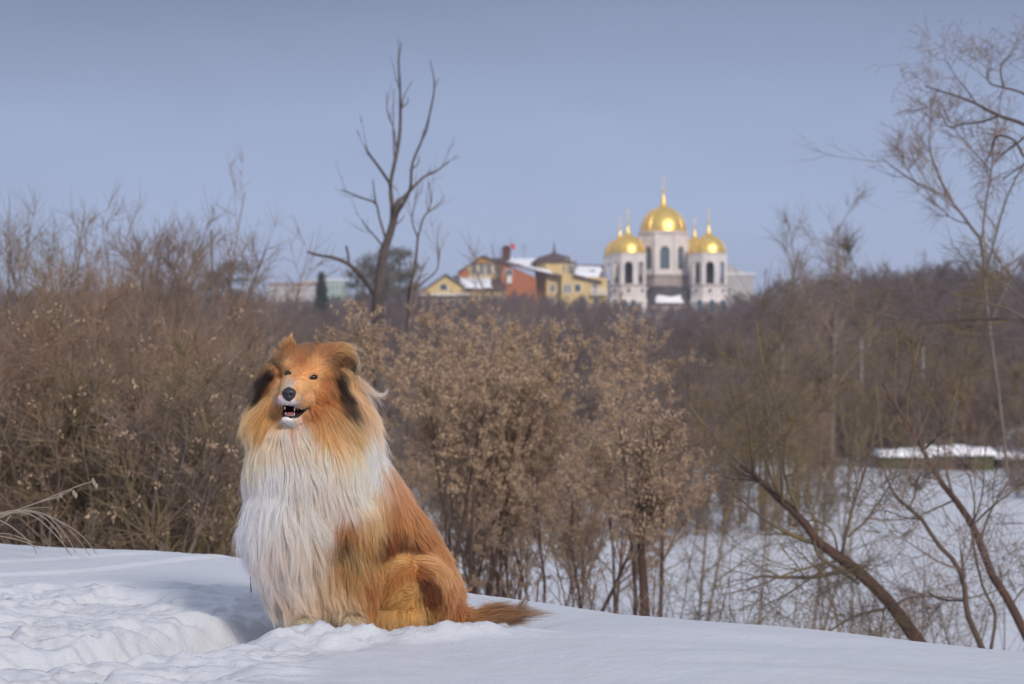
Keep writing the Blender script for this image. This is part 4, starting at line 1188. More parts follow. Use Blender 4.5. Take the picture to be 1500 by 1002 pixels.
def seeds_mesh(name, rng, groups, n, size, m, tmin=.2):
    """small hanging bunches of papery keys: leaf faces around points on the twigs"""
    cs = []
    for A, _ in groups:
        N, L, _q = A.shape; nn = n//len(groups)
        i = rng.integers(0, N, nn); t = tmin+(1-tmin)*rng.random(nn); x = t*(L-1); j = np.minimum(x.astype(int), L-2); f = (x-j)[:, None]
        cs.append(A[i, j]*(1-f)+A[i, j+1]*f)
    c = np.concatenate(cs); n = len(c)
    k = 8
    C_ = np.repeat(c, k, 0)+rng.normal(0, size*.42, (n*k, 3))+np.array([0, 0, -size*.5])
    d = unit(rng.normal(0, 1, (n*k, 3))+np.array([0, 0, -1.2])); q = unit(np.cross(d, rng.normal(0, 1, (n*k, 3))))
    s1 = size*rng.uniform(.5, 1., (n*k, 1)); s2 = s1*.42
    V = np.stack([C_-d*s1*.5, C_+q*s2*.5, C_+d*s1*.5, C_-q*s2*.5], 1).reshape(-1, 3)
    return np_mesh(name, V, [np.arange(len(V)).reshape(-1, 4)], m, smooth=False)

def tree(name, loc, label, cat, rng, trunk, levels, m_trunk=M_BARK, m_twig=M_TWIG, group=None, seeds=None, ts=6, rmin=.0015, sides=None, seedm=None, crown_name='crown', top=None, tpc=99.3):
    """trunk: list of (pts, radii) in local coordinates"""
    e = empty(name, loc); tag(e, label, cat, group)
    base = [(np.array(p, float)[None], np.array(r, float)[None]) for p, r in trunk]
    link('trunk', groups_mesh('trunk', base, m_trunk, [ts]*len(base)), e)
    cr_ = crown(rng, base, levels, rmin)
    sd_ = sides or [4]+[3]*(len(cr_)-1)
    link(crown_name, groups_mesh('crown', cr_, m_twig, sd_[:len(cr_)]), e)
    if seeds: link('seed_clusters', seeds_mesh('seeds', rng, cr_[-2:], seeds[0], seeds[1], seedm or M_SEED), e)
    if top: k_ = top/np.percentile(cr_[-1][0][:, -1, 2], tpc); e.scale = (k_**.6, k_**.6, k_)
    return e, cr_

def multi_trunk(rng, n, h, r, spread, seg=8, wob=.07, lean=(0, 0), up=.05):
    out = []
    for k in range(n):
        a = rng.uniform(0, 6.28); sp = spread*rng.uniform(.3, 1)
        D = np.array([[math.cos(a)*sp+lean[0], math.sin(a)*sp+lean[1], 1.]])
        A, B = march(rng, np.array([[.12*math.cos(a)*n**.5, .12*math.sin(a)*n**.5, -.15]]), D, np.array([h*rng.uniform(.75, 1.05)]), np.array([r*rng.uniform(.65, 1.1)]), seg, wob, up, .25)
        out.append((A[0], B[0]))
    return out

# ---------------- seed-laden ash-leaved maples behind the dog
rt = np.random.default_rng(5)
SB = [  # u of the base, distance, top v, n stems, seeds
    (610, 18.5, 442, 5, 1500, 'dry seed-laden bush rising right behind the dog\'s back'),
    (675, 20.5, 452, 5, 1700, 'dry seed-laden bush behind the dog\'s tail, below the low yellow gable'),
    (750, 19.0, 450, 5, 1700, 'tall dry seed-laden bush below the orange and yellow house'),
    (830, 21.0, 446, 5, 1500, 'dry seed-laden bush below the left bell tower'),
    (895, 18.0, 462, 4, 1000, 'smaller dry seed-laden bush left of the upright sapling'),
    (790, 22.5, 462, 5, 1300, 'dry seed-laden bush set back, directly below the pointed turret of the yellow house'),
    (720, 24.0, 462, 5, 1300, 'dry seed-laden bush set behind the others'),
]
for u, d, vt, ns, nsd, lab in SB:
    x = X(u, d); z0 = gzc(x, d); H = (Z(vt, d)-z0)
    tree('seed_bush', (x, d, z0), lab, 'bush', rt, multi_trunk(rt, ns, H*.94, .026, .22, wob=.08), [
        dict(n=8, ang=(15, 42), lr=(.30, .50), seg=6, up=.11, wob=.10, tmin=.52),
        dict(n=7, ang=(20, 55), lr=(.32, .55), seg=5, up=.06, wob=.14, tmin=.1),
        dict(n=3, ang=(20, 60), absl=(.12, .32), seg=3, up=.02, wob=.15)], M_BARKR, M_TWIG, 'seed-laden bushes behind the dog', (int(nsd*2.9), .032), rmin=.0017, top=H)
# low tangle of stems at their feet
for u, d, vt, lab in [(640, 14.5, 705, 'low leafless bush beside the dog\'s back'), (705, 14.0, 720, 'low leafless bush above the tail'), (770, 15., 700, 'low leafless bush just right of the tail'),
                      (835, 14.2, 735, 'low leafless bush left of the sapling, at the snow crest'), (880, 15.5, 720, 'low leafless bush touching the left of the upright sapling'), (990, 15.5, 790, 'low leafless bush right of the upright sapling'),
                      (1060, 15.0, 810, 'sparse leafless bush on the crest under the lichened branches')]:
    x = X(u, d); z0 = gzc(x, d); H = (Z(vt, d)-z0)
    tree('bare_bush', (x, d, z0), lab, 'bush', rt, multi_trunk(rt, 5, H*.95, .010, .60, wob=.08, seg=6), [
        dict(n=4, ang=(15, 50), lr=(.3, .6), seg=4, up=.06, wob=.12, tmin=.15),
        dict(n=3, ang=(20, 60), absl=(.10, .30), seg=3, wob=.14)], M_BARKR, M_TWIG, 'low bare bushes on the bank', rmin=.0017, ts=5)

# ---------------- upright sapling
d = 16.; x = X(941, d); z0 = gzc(x, d)
pts = [W(u, v, d)-np.array([x, d, z0]) for u, v in [(945, 905), (943, 860), (940, 820), (938, 780), (944, 740), (950, 690), (946, 640)]]
tree('sapling', (x, d, z0), 'upright bare sapling standing on the snow crest left of the leaning trees', 'tree', rt, [(smooth_path(pts, 14), np.linspace(.034, .009, 14))], [
    dict(n=16, ang=(30, 65), lr=(.22, .42), seg=6, up=.07, tmin=.35), dict(n=8, ang=(25, 60), lr=(.4, .6), seg=4, up=.02), dict(n=4, ang=(25, 60), absl=(.08, .25), seg=3)], M_BARKR, M_TWIG, seeds=(500, .045), rmin=.0022)

# ---------------- hand-traced trees: every limb (u,v,offset in depth) with its radius in pixels
def traced(name, d, base_uv, limbs, label, cat, levels, mt, mc, rng, group=None, seeds=None, ts=8, rmin=.0018, jd=1., n=16, crown_from=None, rs_=1.):
    x = X(base_uv[0], d); z0 = Z(base_uv[1], d); o = np.array([x, d, z0]); tr = []
    for L in limbs:
        P = np.array([(a[0], a[1], a[2]) for a in L], float); P = smooth_path(P, n); r = np.interp(np.linspace(0, 1, n), np.linspace(0, 1, len(L)), [a[3] for a in L])
        tr.append((np.array([W(u, v, d+dd)-o for u, v, dd in P]), r*rs_*d/F))
    e = empty(name, o); tag(e, label, cat, group)
    base = [(a[None], b[None]) for a, b in tr]
    k = base if crown_from is None else [base[i] for i in crown_from]
    link('trunk', groups_mesh('trunk', base[:1], mt, [ts]), e)
    if len(base) > 1: link('limbs', groups_mesh('limbs', base[1:], mc if mc in (M_LICH, M_LICHO) else mt, [6]*(len(base)-1)), e)
    c = crown(rng, k, levels, rmin); link('crown', groups_mesh('crown', c, mc, [4]+[3]*8), e)
    if seeds: link('seed_clusters', seeds_mesh('seeds', rng, [c[-1]], seeds[0], seeds[1], M_SEED), e)
    return e
# dead tree
traced('dead_tree', 30., (557, 660), [
    [(557, 680, 0, 13), (556, 560, 0, 12), (553, 470, 0, 11), (555, 420, 0, 9.5), (562, 370, 0, 8), (572, 340, 0, 7), (583, 298, 0, 6), (587, 291, 0, 3)],
    [(572, 345, 0, 5), (575, 310, .1, 4.5), (572, 270, .2, 3.5), (580, 230, .2, 3.5), (586, 190, .3, 3), (586, 130, .3, 2.2), (584, 90, .3, 1.6), (588, 62, .3, .8)],
    [(577, 320, 0, 3.2), (600, 280, -.2, 2.8), (604, 240, -.3, 2.3), (622, 195, -.3, 2), (634, 145, -.3, 1.6), (636, 118, -.3, 1.2), (630, 88, -.3, .7)],
    [(587, 293, 0, 3), (600, 280, .2, 2.8), (620, 260, .4, 2.3), (640, 250, .6, 1.8), (658, 236, .7, 1.2)],
    [(573, 272, .1, 3), (562, 255, -.1, 2.6), (550, 238, -.2, 2.3), (538, 222, -.3, 2), (536, 212, -.3, 1.2)],
    [(565, 350, 0, 2.4), (556, 320, .1, 2), (550, 298, .2, 2), (530, 290, .3, 1.7), (500, 278, .4, 1.2)],
    [(551, 300, .2, 1.7), (548, 280, .2, 1.3), (546, 262, .2, .8)],
    [(560, 360, 0, 1.7), (548, 345, -.3, 1.4), (536, 332, -.4, 1.2), (531, 322, -.4, .8)],
    [(546, 428, 0, 5), (532, 408, -.2, 4.4), (512, 388, -.3, 3.8), (490, 378, -.4, 3.2), (468, 374, -.4, 2.6), (450, 369, -.5, 1.8)],
    [(511, 387, -.3, 2.6), (510, 374, -.3, 2.2), (507, 360, -.3, 2.2)],
    [(580, 215, .2, 1.6), (577, 190, .3, 1.2), (568, 165, .3, 1), (566, 135, .3, .6)],
    [(588, 160, .3, 1.3), (592, 140, .3, 1), (604, 118, .3, .5)],
    [(578, 240, .2, 1.5), (576, 190, .0, 1), (577, 130, .0, .6)],
    [(600, 250, -.3, 1.5), (612, 240, -.3, 1.2), (614, 228, -.3, .8)],
    [(571, 335, 0, 1.6), (585, 325, 0, 1.2), (593, 315, 0, .8)],
    [(585, 160, .3, 1.4), (597, 150, .3, 1), (597, 142, .3, .6)]],
    'tall dead tree with broken grey limbs rising above the bushes', 'tree', [dict(n=3, ang=(15, 40), absl=(.12, .6), rr=(.2, .4), seg=5, up=.12, wob=.09, tmin=.3), dict(n=2, ang=(15, 45), absl=(.05, .16), seg=3)], M_DEAD, M_DEAD, rt, rmin=.0035, n=22, rs_=.82, crown_from=[1, 2, 3, 4, 5, 7, 10])
# thin forked tree right of it
traced('bare_tree', 28., (596, 640), [
    [(598, 640, 0, 5), (597, 520, 0, 4.4), (600, 430, 0, 3.8), (608, 390, 0, 3), (612, 348, 0, 2.4)],
    [(612, 348, 0, 2), (620, 320, 0, 1.8), (628, 308, .1, 1.5), (631, 290, .1, 1.2), (627, 264, .1, .7)],
    [(612, 348, 0, 1.8), (604, 325, 0, 1.4), (607, 300, 0, 1), (612, 275, 0, .7)],
    [(604, 425, 0, 2.2), (622, 412, 0, 1.8), (640, 395, .1, 1.6), (643, 370, .2, 1.2), (641, 356, .2, .8)]],
    'slim forked bare tree just right of the dead tree', 'tree', [dict(n=5, ang=(15, 40), absl=(.2, .7), seg=5, up=.1, tmin=.3), dict(n=3, ang=(20, 50), absl=(.1, .3), seg=3)], M_DEAD, M_TWIG, rt, rmin=.003, n=16, rs_=.75)

# ---------------- leaning trees at the right
LV = [dict(n=8, ang=(25, 65), lr=(.25, .6), rr=(.3, .5), seg=7, up=.04, wob=.10, tmin=.2), dict(n=6, ang=(25, 60), lr=(.4, .8), rr=(.4, .6), seg=6, up=.02, wob=.11), dict(n=3, ang=(25, 60), absl=(.10, .40), seg=4, wob=.12)]
traced('leaning_tree', 15., (1352, 950), [
    [(1362, 962, 0, 13), (1345, 940, 0, 12.5), (1320, 905, 0, 12), (1290, 868, 0, 11.5), (1250, 832, 0, 11), (1228, 815, 0, 10), (1200, 795, 0, 8.5), (1170, 755, 0, 7.5), (1140, 730, 0, 6.5), (1110, 700, .1, 5), (1085, 682, .2, 3.6)],
    [(1088, 684, .2, 3.2), (1065, 660, .4, 2.6), (1040, 632, .6, 2.2), (1015, 600, .8, 1.6), (1000, 560, .9, 1)],
    [(1104, 695, .1, 3), (1100, 660, -.2, 2.6), (1098, 635, -.3, 2.2), (1090, 590, -.4, 1.4)],
    [(1104, 690, .1, 2.6), (1112, 660, .3, 2.2), (1130, 635, .4, 1.8), (1148, 600, .5, 1.2)],
    [(1146, 738, 0, 3.2), (1145, 700, -.2, 2.8), (1142, 650, -.3, 2.2), (1138, 600, -.3, 1.8), (1120, 545, -.4, 1.5), (1108, 470, -.4, 1)],
    [(1142, 655, -.3, 1.8), (1165, 630, -.2, 1.5), (1190, 600, -.2, 1.1), (1215, 560, -.2, .7)],
    [(1232, 818, 0, 3.4), (1240, 780, -.1, 3), (1250, 740, -.1, 2.7), (1262, 705, -.1, 2.4), (1275, 660, -.2, 1.8), (1285, 610, -.2, 1.2)],
    [(1243, 786, -.1, 2.2), (1270, 760, .2, 1.9), (1298, 720, .3, 1.5), (1315, 690, .4, 1)],
    [(1228, 815, 0, 2.4), (1222, 785, .2, 2), (1208, 768, .3, 1.8), (1180, 762, .4, 1.4), (1160, 770, .5, 1)],
    [(1192, 792, 0, 3.2), (1200, 815, -.3, 3), (1225, 832, -.3, 2.8), (1258, 855, -.1, 3.2)],
    [(1225, 822, 0, 2.6), (1190, 830, -.4, 2.2), (1150, 842, -.6, 1.8), (1100, 862, -.8, 1.4), (1050, 872, -.9, .9)],
    [(1215, 828, -.2, 2.4), (1180, 852, -.5, 2), (1150, 872, -.7, 1.7), (1110, 892, -.8, 1)],
    [(1295, 893, 0, 3.2), (1265, 898, -.3, 2.6), (1235, 912, -.5, 2.2), (1215, 925, -.6, 1.8)],
    [(1296, 890, 0, 2), (1292, 915, -.2, 1.8), (1290, 940, -.2, 1.6)],
    [(1310, 890, 0, 2.6), (1330, 876, .3, 2.2), (1370, 874, .5, 1.9), (1420, 876, .6, 1.6), (1470, 862, .7, 1.1)]],
    'brown tree leaning left over the snow crest, its upper branches yellow with lichen', 'tree', LV, M_BARKR, M_LICH, rt, rmin=.0018, rs_=.78)
traced('leaning_tree', 15.5, (1502, 930), [
    [(1530, 985, 0, 9.5), (1500, 925, 0, 9), (1478, 880, 0, 8.5), (1452, 840, 0, 8), (1438, 800, 0, 7.5), (1422, 765, 0, 7), (1398, 730, 0, 6), (1370, 695, 0, 5.2), (1350, 655, 0, 4.2), (1330, 620, 0, 3.6), (1308, 590, 0, 3), (1292, 560, 0, 2)],
    [(1352, 660, 0, 2.8), (1372, 640, -.2, 2.3), (1392, 600, -.3, 2), (1405, 560, -.3, 1.4)],
    [(1330, 620, 0, 2.3), (1330, 580, .3, 2), (1340, 530, .3, 1.7), (1352, 480, .4, 1.2)],
    [(1425, 770, 0, 2.2), (1450, 745, -.3, 1.8), (1490, 715, -.4, 1.4), (1530, 690, -.5, 1)],
    [(1483, 885, 0, 2.2), (1500, 862, .2, 1.8), (1530, 840, .3, 1.4)],
    [(1400, 732, 0, 2), (1370, 745, .4, 1.6), (1330, 760, .5, 1.2), (1270, 760, .6, .8)]],
    'slender tree leaning left from the right picture edge, smooth dark trunk', 'tree', LV, M_BARKR, M_LICH, rt, rmin=.0018, rs_=.78)
traced('crooked_sapling', 14.6, (1445, 958), [
    [(1450, 975, 0, 5), (1430, 930, 0, 4.6), (1416, 895, 0, 4.4), (1413, 860, 0, 4), (1400, 825, 0, 3.8), (1372, 795, 0, 3.4), (1350, 760, 0, 3), (1320, 735, 0, 2.4), (1305, 715, 0, 1.8), (1296, 690, 0, 1)],
    [(1332, 745, 0, 1.6), (1340, 725, .2, 1.3), (1345, 700, .2, .9)],
    [(1413, 880, 0, 2), (1380, 878, .3, 1.6), (1360, 868, .4, 1.2)],
    [(1450, 960, 0, 3), (1458, 900, .3, 2.4), (1440, 860, .4, 2), (1425, 790, .5, 1.6), (1428, 740, .5, 1.4), (1420, 695, .5, .8)]],
    'thin crooked sapling between the two leaning trees', 'tree', LV, M_BARKD, M_TWIG, rt, rmin=.002)
# tangle of thin twigs low at the right
for k, (u, d, vt, lab) in enumerate([(1110, 17, 840, 'thin leafless shrub on the snow left of the leaning trunk'), (1180, 18, 800, 'thin leafless shrub seen under the leaning trunk'), (1400, 19, 760, 'thin leafless shrub behind the crooked sapling'), (1480, 18, 740, 'thin leafless shrub by the right picture edge'),
                                (1300, 20, 770, 'thin leafless shrub on the snow between the leaning trunks'), (1020, 18, 770, 'thin leafless shrub right of the upright sapling, on open snow'), (1240, 17, 850, 'thin leafless shrub at the crest, left of the leaning tree\'s foot')]):
    x = X(u, d); z0 = gzc(x, d); H = Z(vt, d)-z0
    tree('thin_shrub', (x, d, z0), lab, 'shrub', rt, multi_trunk(rt, 9, H*1.05, .009, .60, wob=.10, seg=8, lean=(-.1, 0)), [
        dict(n=9, ang=(20, 65), lr=(.3, .7), seg=7, up=.0, wob=.15, tmin=.1), dict(n=6, ang=(20, 70), absl=(.10, .35), seg=3, wob=.15)], M_BARKD, M_TWIG, 'thin shrubs against the snowfield', rmin=.0018, ts=5)

# ---------------- spreading trees at the upper right
traced('spreading_tree', 26., (1448, 640), [
    [(1475, 690, 0, 5), (1466, 600, 0, 4.6), (1452, 500, 0, 4.6), (1443, 420, 0, 4.6), (1438, 355, 0, 4.6), (1420, 330, 0, 4), (1390, 290, 0, 3.2), (1350, 272, 0, 2.6), (1315, 250, .1, 2), (1290, 230, .1, 1)],
    [(1390, 292, 0, 2.6), (1372, 250, .2, 2.3), (1362, 215, .3, 2), (1364, 175, .3, 1.4), (1364, 145, .3, .8)],
    [(1438, 355, 0, 3), (1444, 300, .3, 2.6), (1452, 250, .4, 2.2), (1458, 190, .4, 1.6), (1470, 120, .4, 1)],
    [(1452, 250, .4, 1.8), (1420, 215, .5, 1.6), (1395, 185, .5, 1.2), (1378, 150, .5, .8)],
    [(1442, 410, 0, 3), (1460, 340, -.3, 2.6), (1475, 290, -.4, 2.2), (1500, 240, -.5, 1.8), (1530, 200, -.5, 1.2)],
    [(1448, 480, 0, 3.4), (1475, 420, .3, 3), (1490, 390, .4, 2.6), (1520, 350, .4, 2)],
    [(1345, 272, 0, 1.6), (1325, 240, 0, 1.2), (1314, 210, 0, .7)],
    [(1365, 278, 0, 1.5), (1345, 245, .2, 1.1), (1330, 215, .2, .7)],
    [(1418, 328, 0, 2), (1395, 320, .3, 1.6), (1372, 300, .4, 1.3), (1350, 285, .4, .8)]],
    'tall spreading bare tree against the sky near the right picture edge', 'tree', [dict(n=8, ang=(20, 50), lr=(.2, .42), seg=6, up=.06, wob=.09, tmin=.25), dict(n=5, ang=(20, 50), lr=(.35, .6), seg=5, up=.03), dict(n=3, ang=(20, 50), absl=(.1, .35), seg=3)], M_BARK, M_TWIG, rt, rmin=.0021, rs_=.56)
traced('overhanging_branch', 20., (1600, 400), [
    [(1640, 520, 0, 9), (1610, 380, 0, 8), (1570, 240, 0, 6), (1530, 200, 0, 4.6), (1500, 182, 0, 4), (1460, 168, 0, 3.4), (1430, 152, 0, 2.8), (1400, 140, 0, 2.2), (1380, 134, 0, 1.6), (1355, 126, 0, .9)],
    [(1462, 170, 0, 2.4), (1440, 178, .1, 2.2), (1410, 182, .2, 2), (1390, 186, .2, 1.4), (1375, 160, .2, .8)],
    [(1500, 230, 0, 3), (1485, 205, 0, 2.6), (1460, 200, .2, 2.2), (1450, 225, .3, 1.8), (1440, 245, .3, 1)],
    [(1560, 220, 0, 3.4), (1510, 200, .2, 3), (1490, 210, .2, 2.6), (1470, 225, .3, 2), (1458, 238, .3, 1.2)],
    [(1520, 150, 0, 3), (1495, 135, 0, 2.6), (1470, 128, 0, 2.3), (1450, 122, 0, 1.8), (1445, 105, 0, 1.2)],
    [(1470, 128, 0, 2), (1466, 105, 0, 1.7), (1470, 90, 0, 1.4), (1488, 78, 0, .8)],
    [(1575, 250, 0, 3), (1520, 235, .3, 2.4), (1495, 245, .3, 2), (1470, 262, .3, 1.4)],
    [(1430, 152, 0, 1.5), (1415, 130, 0, 1.3), (1400, 112, 0, 1), (1384, 84, 0, .6)]],
    'dark twiggy tree reaching in from the upper right picture edge', 'tree', [dict(n=8, ang=(30, 75), absl=(.25, .65), rr=(.3, .5), seg=6, up=.03, wob=.14, tmin=.3), dict(n=6, ang=(30, 75), absl=(.12, .35), seg=4, wob=.15), dict(n=2, ang=(30, 70), absl=(.06, .18), seg=3)], M_BARKD, M_TWIG, rt, rmin=.0020, rs_=.68)
# arching lichened boughs coming in from the right at the level of the skyline
traced('arching_tree', 22., (1590, 560), [
    [(1640, 700, 0, 9), (1600, 560, 0, 8), (1560, 500, 0, 7), (1520, 480, 0, 5), (1480, 468, 0, 4), (1420, 468, .1, 3.4), (1350, 473, .2, 2.8), (1290, 460, .3, 2.4), (1230, 445, .4, 2), (1170, 428, .5, 1.2)],
    [(1520, 480, 0, 3.6), (1480, 455, -.1, 3.2), (1430, 440, -.2, 2.6), (1380, 425, -.2, 2), (1330, 402, -.2, 1.2)],
    [(1540, 490, 0, 3.2), (1500, 440, .1, 2.8), (1460, 410, .2, 2.2), (1420, 395, .3, 1.2)],
    [(1360, 473, .2, 2), (1348, 495, .2, 1.8), (1330, 520, .3, 1.5), (1310, 540, .3, .8)],
    [(1480, 470, 0, 2.2), (1430, 480, .1, 1.8), (1400, 500, .2, 1.4)]],
    'lichened tree whose long boughs arch in from the right picture edge', 'tree', LV, M_BARK, M_LICH, rt, rmin=.0022, rs_=.62)
# ---------------- other bare trees standing free of the mass
def free_tree(u, d, vb, vt, r, lab, mt=M_BARK, mc=M_LICH, name='bare_tree', lean=0, grp='slim bare trees right of the church', sp=.12, ns=1, lv=None):
    x = X(u, d); z0 = gzc(x, d); H = Z(vt, d)-z0
    tr = multi_trunk(rt, ns, H*.92, r, sp, seg=12, wob=.045, lean=(lean, 0), up=.03)
    tree(name, (x, d, z0), lab, 'tree', rt, tr, lv or [dict(n=16, ang=(22, 48), lr=(.22, .42), seg=7, up=.07, wob=.08, tmin=.32), dict(n=7, ang=(22, 50), lr=(.3, .55), seg=5, up=.04, wob=.09), dict(n=4, ang=(20, 50), absl=(.004*d+.05, .012*d+.1), seg=3)], mt, mc, grp, rmin=.00012*d, ts=7, top=H)
free_tree(1112, 86, 0, 300, .11, 'slim bare tree with yellowish twigs, nearest on the right to the church', M_LICH, M_LICH)
free_tree(1215, 112, 0, 262, .15, 'taller bare tree reaching the sky midway between church and picture edge', M_BARK, M_TWIG)
free_tree(1180, 104, 0, 350, .12, 'slim bare tree with mossy yellow trunk, between two others', M_LICH, M_TWIG)
free_tree(1290, 128, 0, 325, .14, 'bare tree left of the tall spreading one', M_LICH, M_LICH, lean=-.08)
free_tree(1385, 128, 0, 400, .12, 'yellow-twigged bare tree below the tall spreading one', M_LICH, M_LICH, lean=.05)
for u, d, vt, lab, ln in [(1120, 86, 540, 'short yellow-lichened tree at the far left of the leaning crowns', -.15), (1050, 85, 570, 'short orange-lichened tree left of the leaning crown', .12), (1160, 88, 600, 'short lichened tree between the two leaning crowns', .05)]:
    free_tree(u, d, 0, vt, .09, lab, M_LICHO, M_LICHO, 'lichened_tree', ln, 'short lichened trees at the right', .3, 2, [dict(n=9, ang=(22, 55), lr=(.25, .5), seg=7, up=.05, wob=.12, tmin=.3), dict(n=5, ang=(22, 55), lr=(.35, .6), seg=5, up=.02, wob=.13), dict(n=2, ang=(20, 50), absl=(.2, .7), seg=3)])
for u, d, vt, lab, ln, mm in [(1010, 84, 620, 'low brown tree below the gap between sapling and lichened trees', .1, M_TWIGW), (1085, 90, 610, 'low olive tree in the row at the nearer edge of the snowfield', 0, M_TWIGO), (1140, 92, 560, 'brown tree rising behind the lichened crowns', .05, M_TWIGW), (1190, 104, 600, 'low brown tree left of the sheds, second', -.05, M_TWIGW),
                           (1250, 128, 560, 'olive tree just left of the mossy green shed', .05, M_TWIGO), (985, 90, 560, 'brown tree behind the upright sapling', -.05, M_TWIGW), (1330, 131, 560, 'brown tree behind the mossy green shed', 0, M_TWIGW), (1490, 131, 500, 'yellow-brown tree behind the lowest dark shed', 0, M_TWIGO), (1430, 132, 540, 'brown tree behind the narrow green-grey shed', 0, M_TWIGW)]:
    free_tree(u, d, 0, vt, .08, lab, M_BARK, mm, 'edge_tree', ln, 'trees along the edge of the snowfield', .3, 3, [dict(n=9, ang=(22, 50), lr=(.25, .5), seg=7, up=.05, wob=.1, tmin=.2), dict(n=7, ang=(22, 55), lr=(.35, .6), seg=5, up=.03, wob=.12), dict(n=4, ang=(20, 50), absl=(.2, .8), seg=3)])
for u, d, vt, lab, ln, mm in [(1030, 44, 520, 'slender olive tree with its foot hidden below the crest, leftmost of four', .1, M_LICH), (1095, 50, 470, 'slender olive tree with its foot hidden below the crest, second of four from the left', -.08, M_TWIGO), (1168, 46, 500, 'slender olive tree with its foot hidden below the crest, third of four from the left', .06, M_LICH),
                           (1240, 54, 440, 'slender olive tree with its foot hidden below the crest, rightmost of four', -.06, M_TWIGO)]:
    free_tree(u, d, 0, vt, .035, lab, mm, mm, 'slender_tree', ln, 'slender trees on the near slope', .22, 2, [dict(n=12, ang=(22, 60), lr=(.22, .45), seg=7, up=.04, wob=.1, tmin=.4), dict(n=7, ang=(22, 60), lr=(.35, .6), seg=6, up=.02, wob=.13), dict(n=4, ang=(20, 60), absl=(.15, .6), seg=3)])
# left of the dead tree
free_tree(405, 34, 0, 330, .05, 'bare tree against the sky above the bent-arm lamp', M_BARK, M_TWIG, grp='bare trees of the left thicket', sp=.1)
free_tree(663, 60, 0, 345, .05, 'small bare tree on the skyline before the low yellow gable', M_TWIG, M_TWIG, grp=None, sp=.1)

# ---------------- left thicket
TH = [(12, 24, 355, 3), (48, 27, 345, 3), (100, 25, 330, 4), (150, 27, 300, 4), (188, 24, 312, 3), (232, 28, 310, 3), (262, 25, 312, 3), (-50, 26, 330, 4), (300, 30, 345, 3), (20, 32, 370, 3), (130, 33, 350, 3), (215, 34, 345, 3), (-110, 24, 340, 3), (280, 22, 375, 2), (335, 36, 405, 3), (75, 30, 330, 4), (170, 30, 322, 4), (248, 31, 325, 4), (205, 26, 318, 3)]
sides_txt = ['its crown touching the left picture edge', 'second crown from the left edge', 'broad crown left of the tallest', 'tallest many-stemmed crown', 'crown with fine upright twigs right of the tallest', 'leaning crown near the round pine', 'last tall crown before the round pine', 'mostly outside the left picture edge',
             'open crown beside the round pine', 'low crown behind the left edge', 'crown half hidden behind the tallest', 'crown half hidden behind the upright one', 'wholly cut by the left edge', 'lower crown in front of the pale post', 'small crown in front of the round pine', 'many-stemmed crown between the second and the broad one', 'many-stemmed crown right behind the tallest', 'dense crown behind the upright one', 'narrow crown filling the gap right of the tallest']
for kk_, ((u, d, vt, ns), tx) in enumerate(zip(TH, sides_txt)):
    x = X(u, d); z0 = gzc(x, d); H = (Z(vt, d)-z0)*1.0
    tree('thicket_tree', (x, d, z0), 'brown bare tree of the left thicket, '+tx, 'tree', rt, multi_trunk(rt, ns, H*.95, .05, .20, seg=10, wob=.06), [
        dict(n=11, ang=(18, 45), lr=(.22, .45), seg=6, up=.10, wob=.09, tmin=.18), dict(n=8, ang=(18, 50), lr=(.35, .6), seg=5, up=.06, wob=.11), dict(n=7, ang=(20, 50), absl=(.15, .5), seg=3, wob=.12)], M_BARK, [M_TWIG, M_TWIGW, M_TWIG, M_TWIGO][kk_ % 4], 'bare trees of the left thicket', rmin=.0030, top=H*.97, tpc=98.)
rs = np.random.default_rng(8)
SU = []
for k in range(20):
    u = -60+k*20+rs.uniform(-8, 8); SU.append((u, rs.uniform(14, 20), 420+rs.uniform(0, 150)+max(0, (u-150)*.35)+(100 if k % 3 == 0 else 0)))
ZN = [(-999, 5, 'at the left edge'), (5, 75, 'above the dry grass arch'), (75, 145, 'above the dry grass tips'), (145, 215, 'midway from dry grass to dog'), (215, 285, 'left of the pale post'), (285, 999, 'between the pale post and the dog')]
ORD = ['leftmost', 'second from the left', 'third from the left', 'fourth from the left', 'fifth from the left']
for k, (u, d, vt) in enumerate(SU):
    zi = [z for z in ZN if z[0] <= u < z[1]][0]; mem = sorted(q[0] for q in SU if zi[0] <= q[0] < zi[1]); rk = mem.index(u)
    x = X(u, d); z0 = gzc(x, d); H = Z(vt, d)-z0
    tree('thicket_shrub', (x, d, z0), '%s dense brown shrub of those %s' % (ORD[rk], zi[2]), 'shrub', rt, multi_trunk(rt, 7, H*.95, .02, .42, seg=7, wob=.09), [
        dict(n=9, ang=(18, 50), lr=(.25, .5), seg=5, up=.06, wob=.12, tmin=.1), dict(n=8, ang=(20, 60), lr=(.3, .55), seg=4, wob=.13, up=.03), dict(n=4, ang=(20, 60), absl=(.10, .3), seg=3)], M_BARK if k % 3 else M_LICH, [M_TWIGW, M_TWIG, M_TWIGW, M_TWIG, M_TWIGO][k % 5], 'shrubs of the left thicket', (170, .036), rmin=.0028, ts=5)

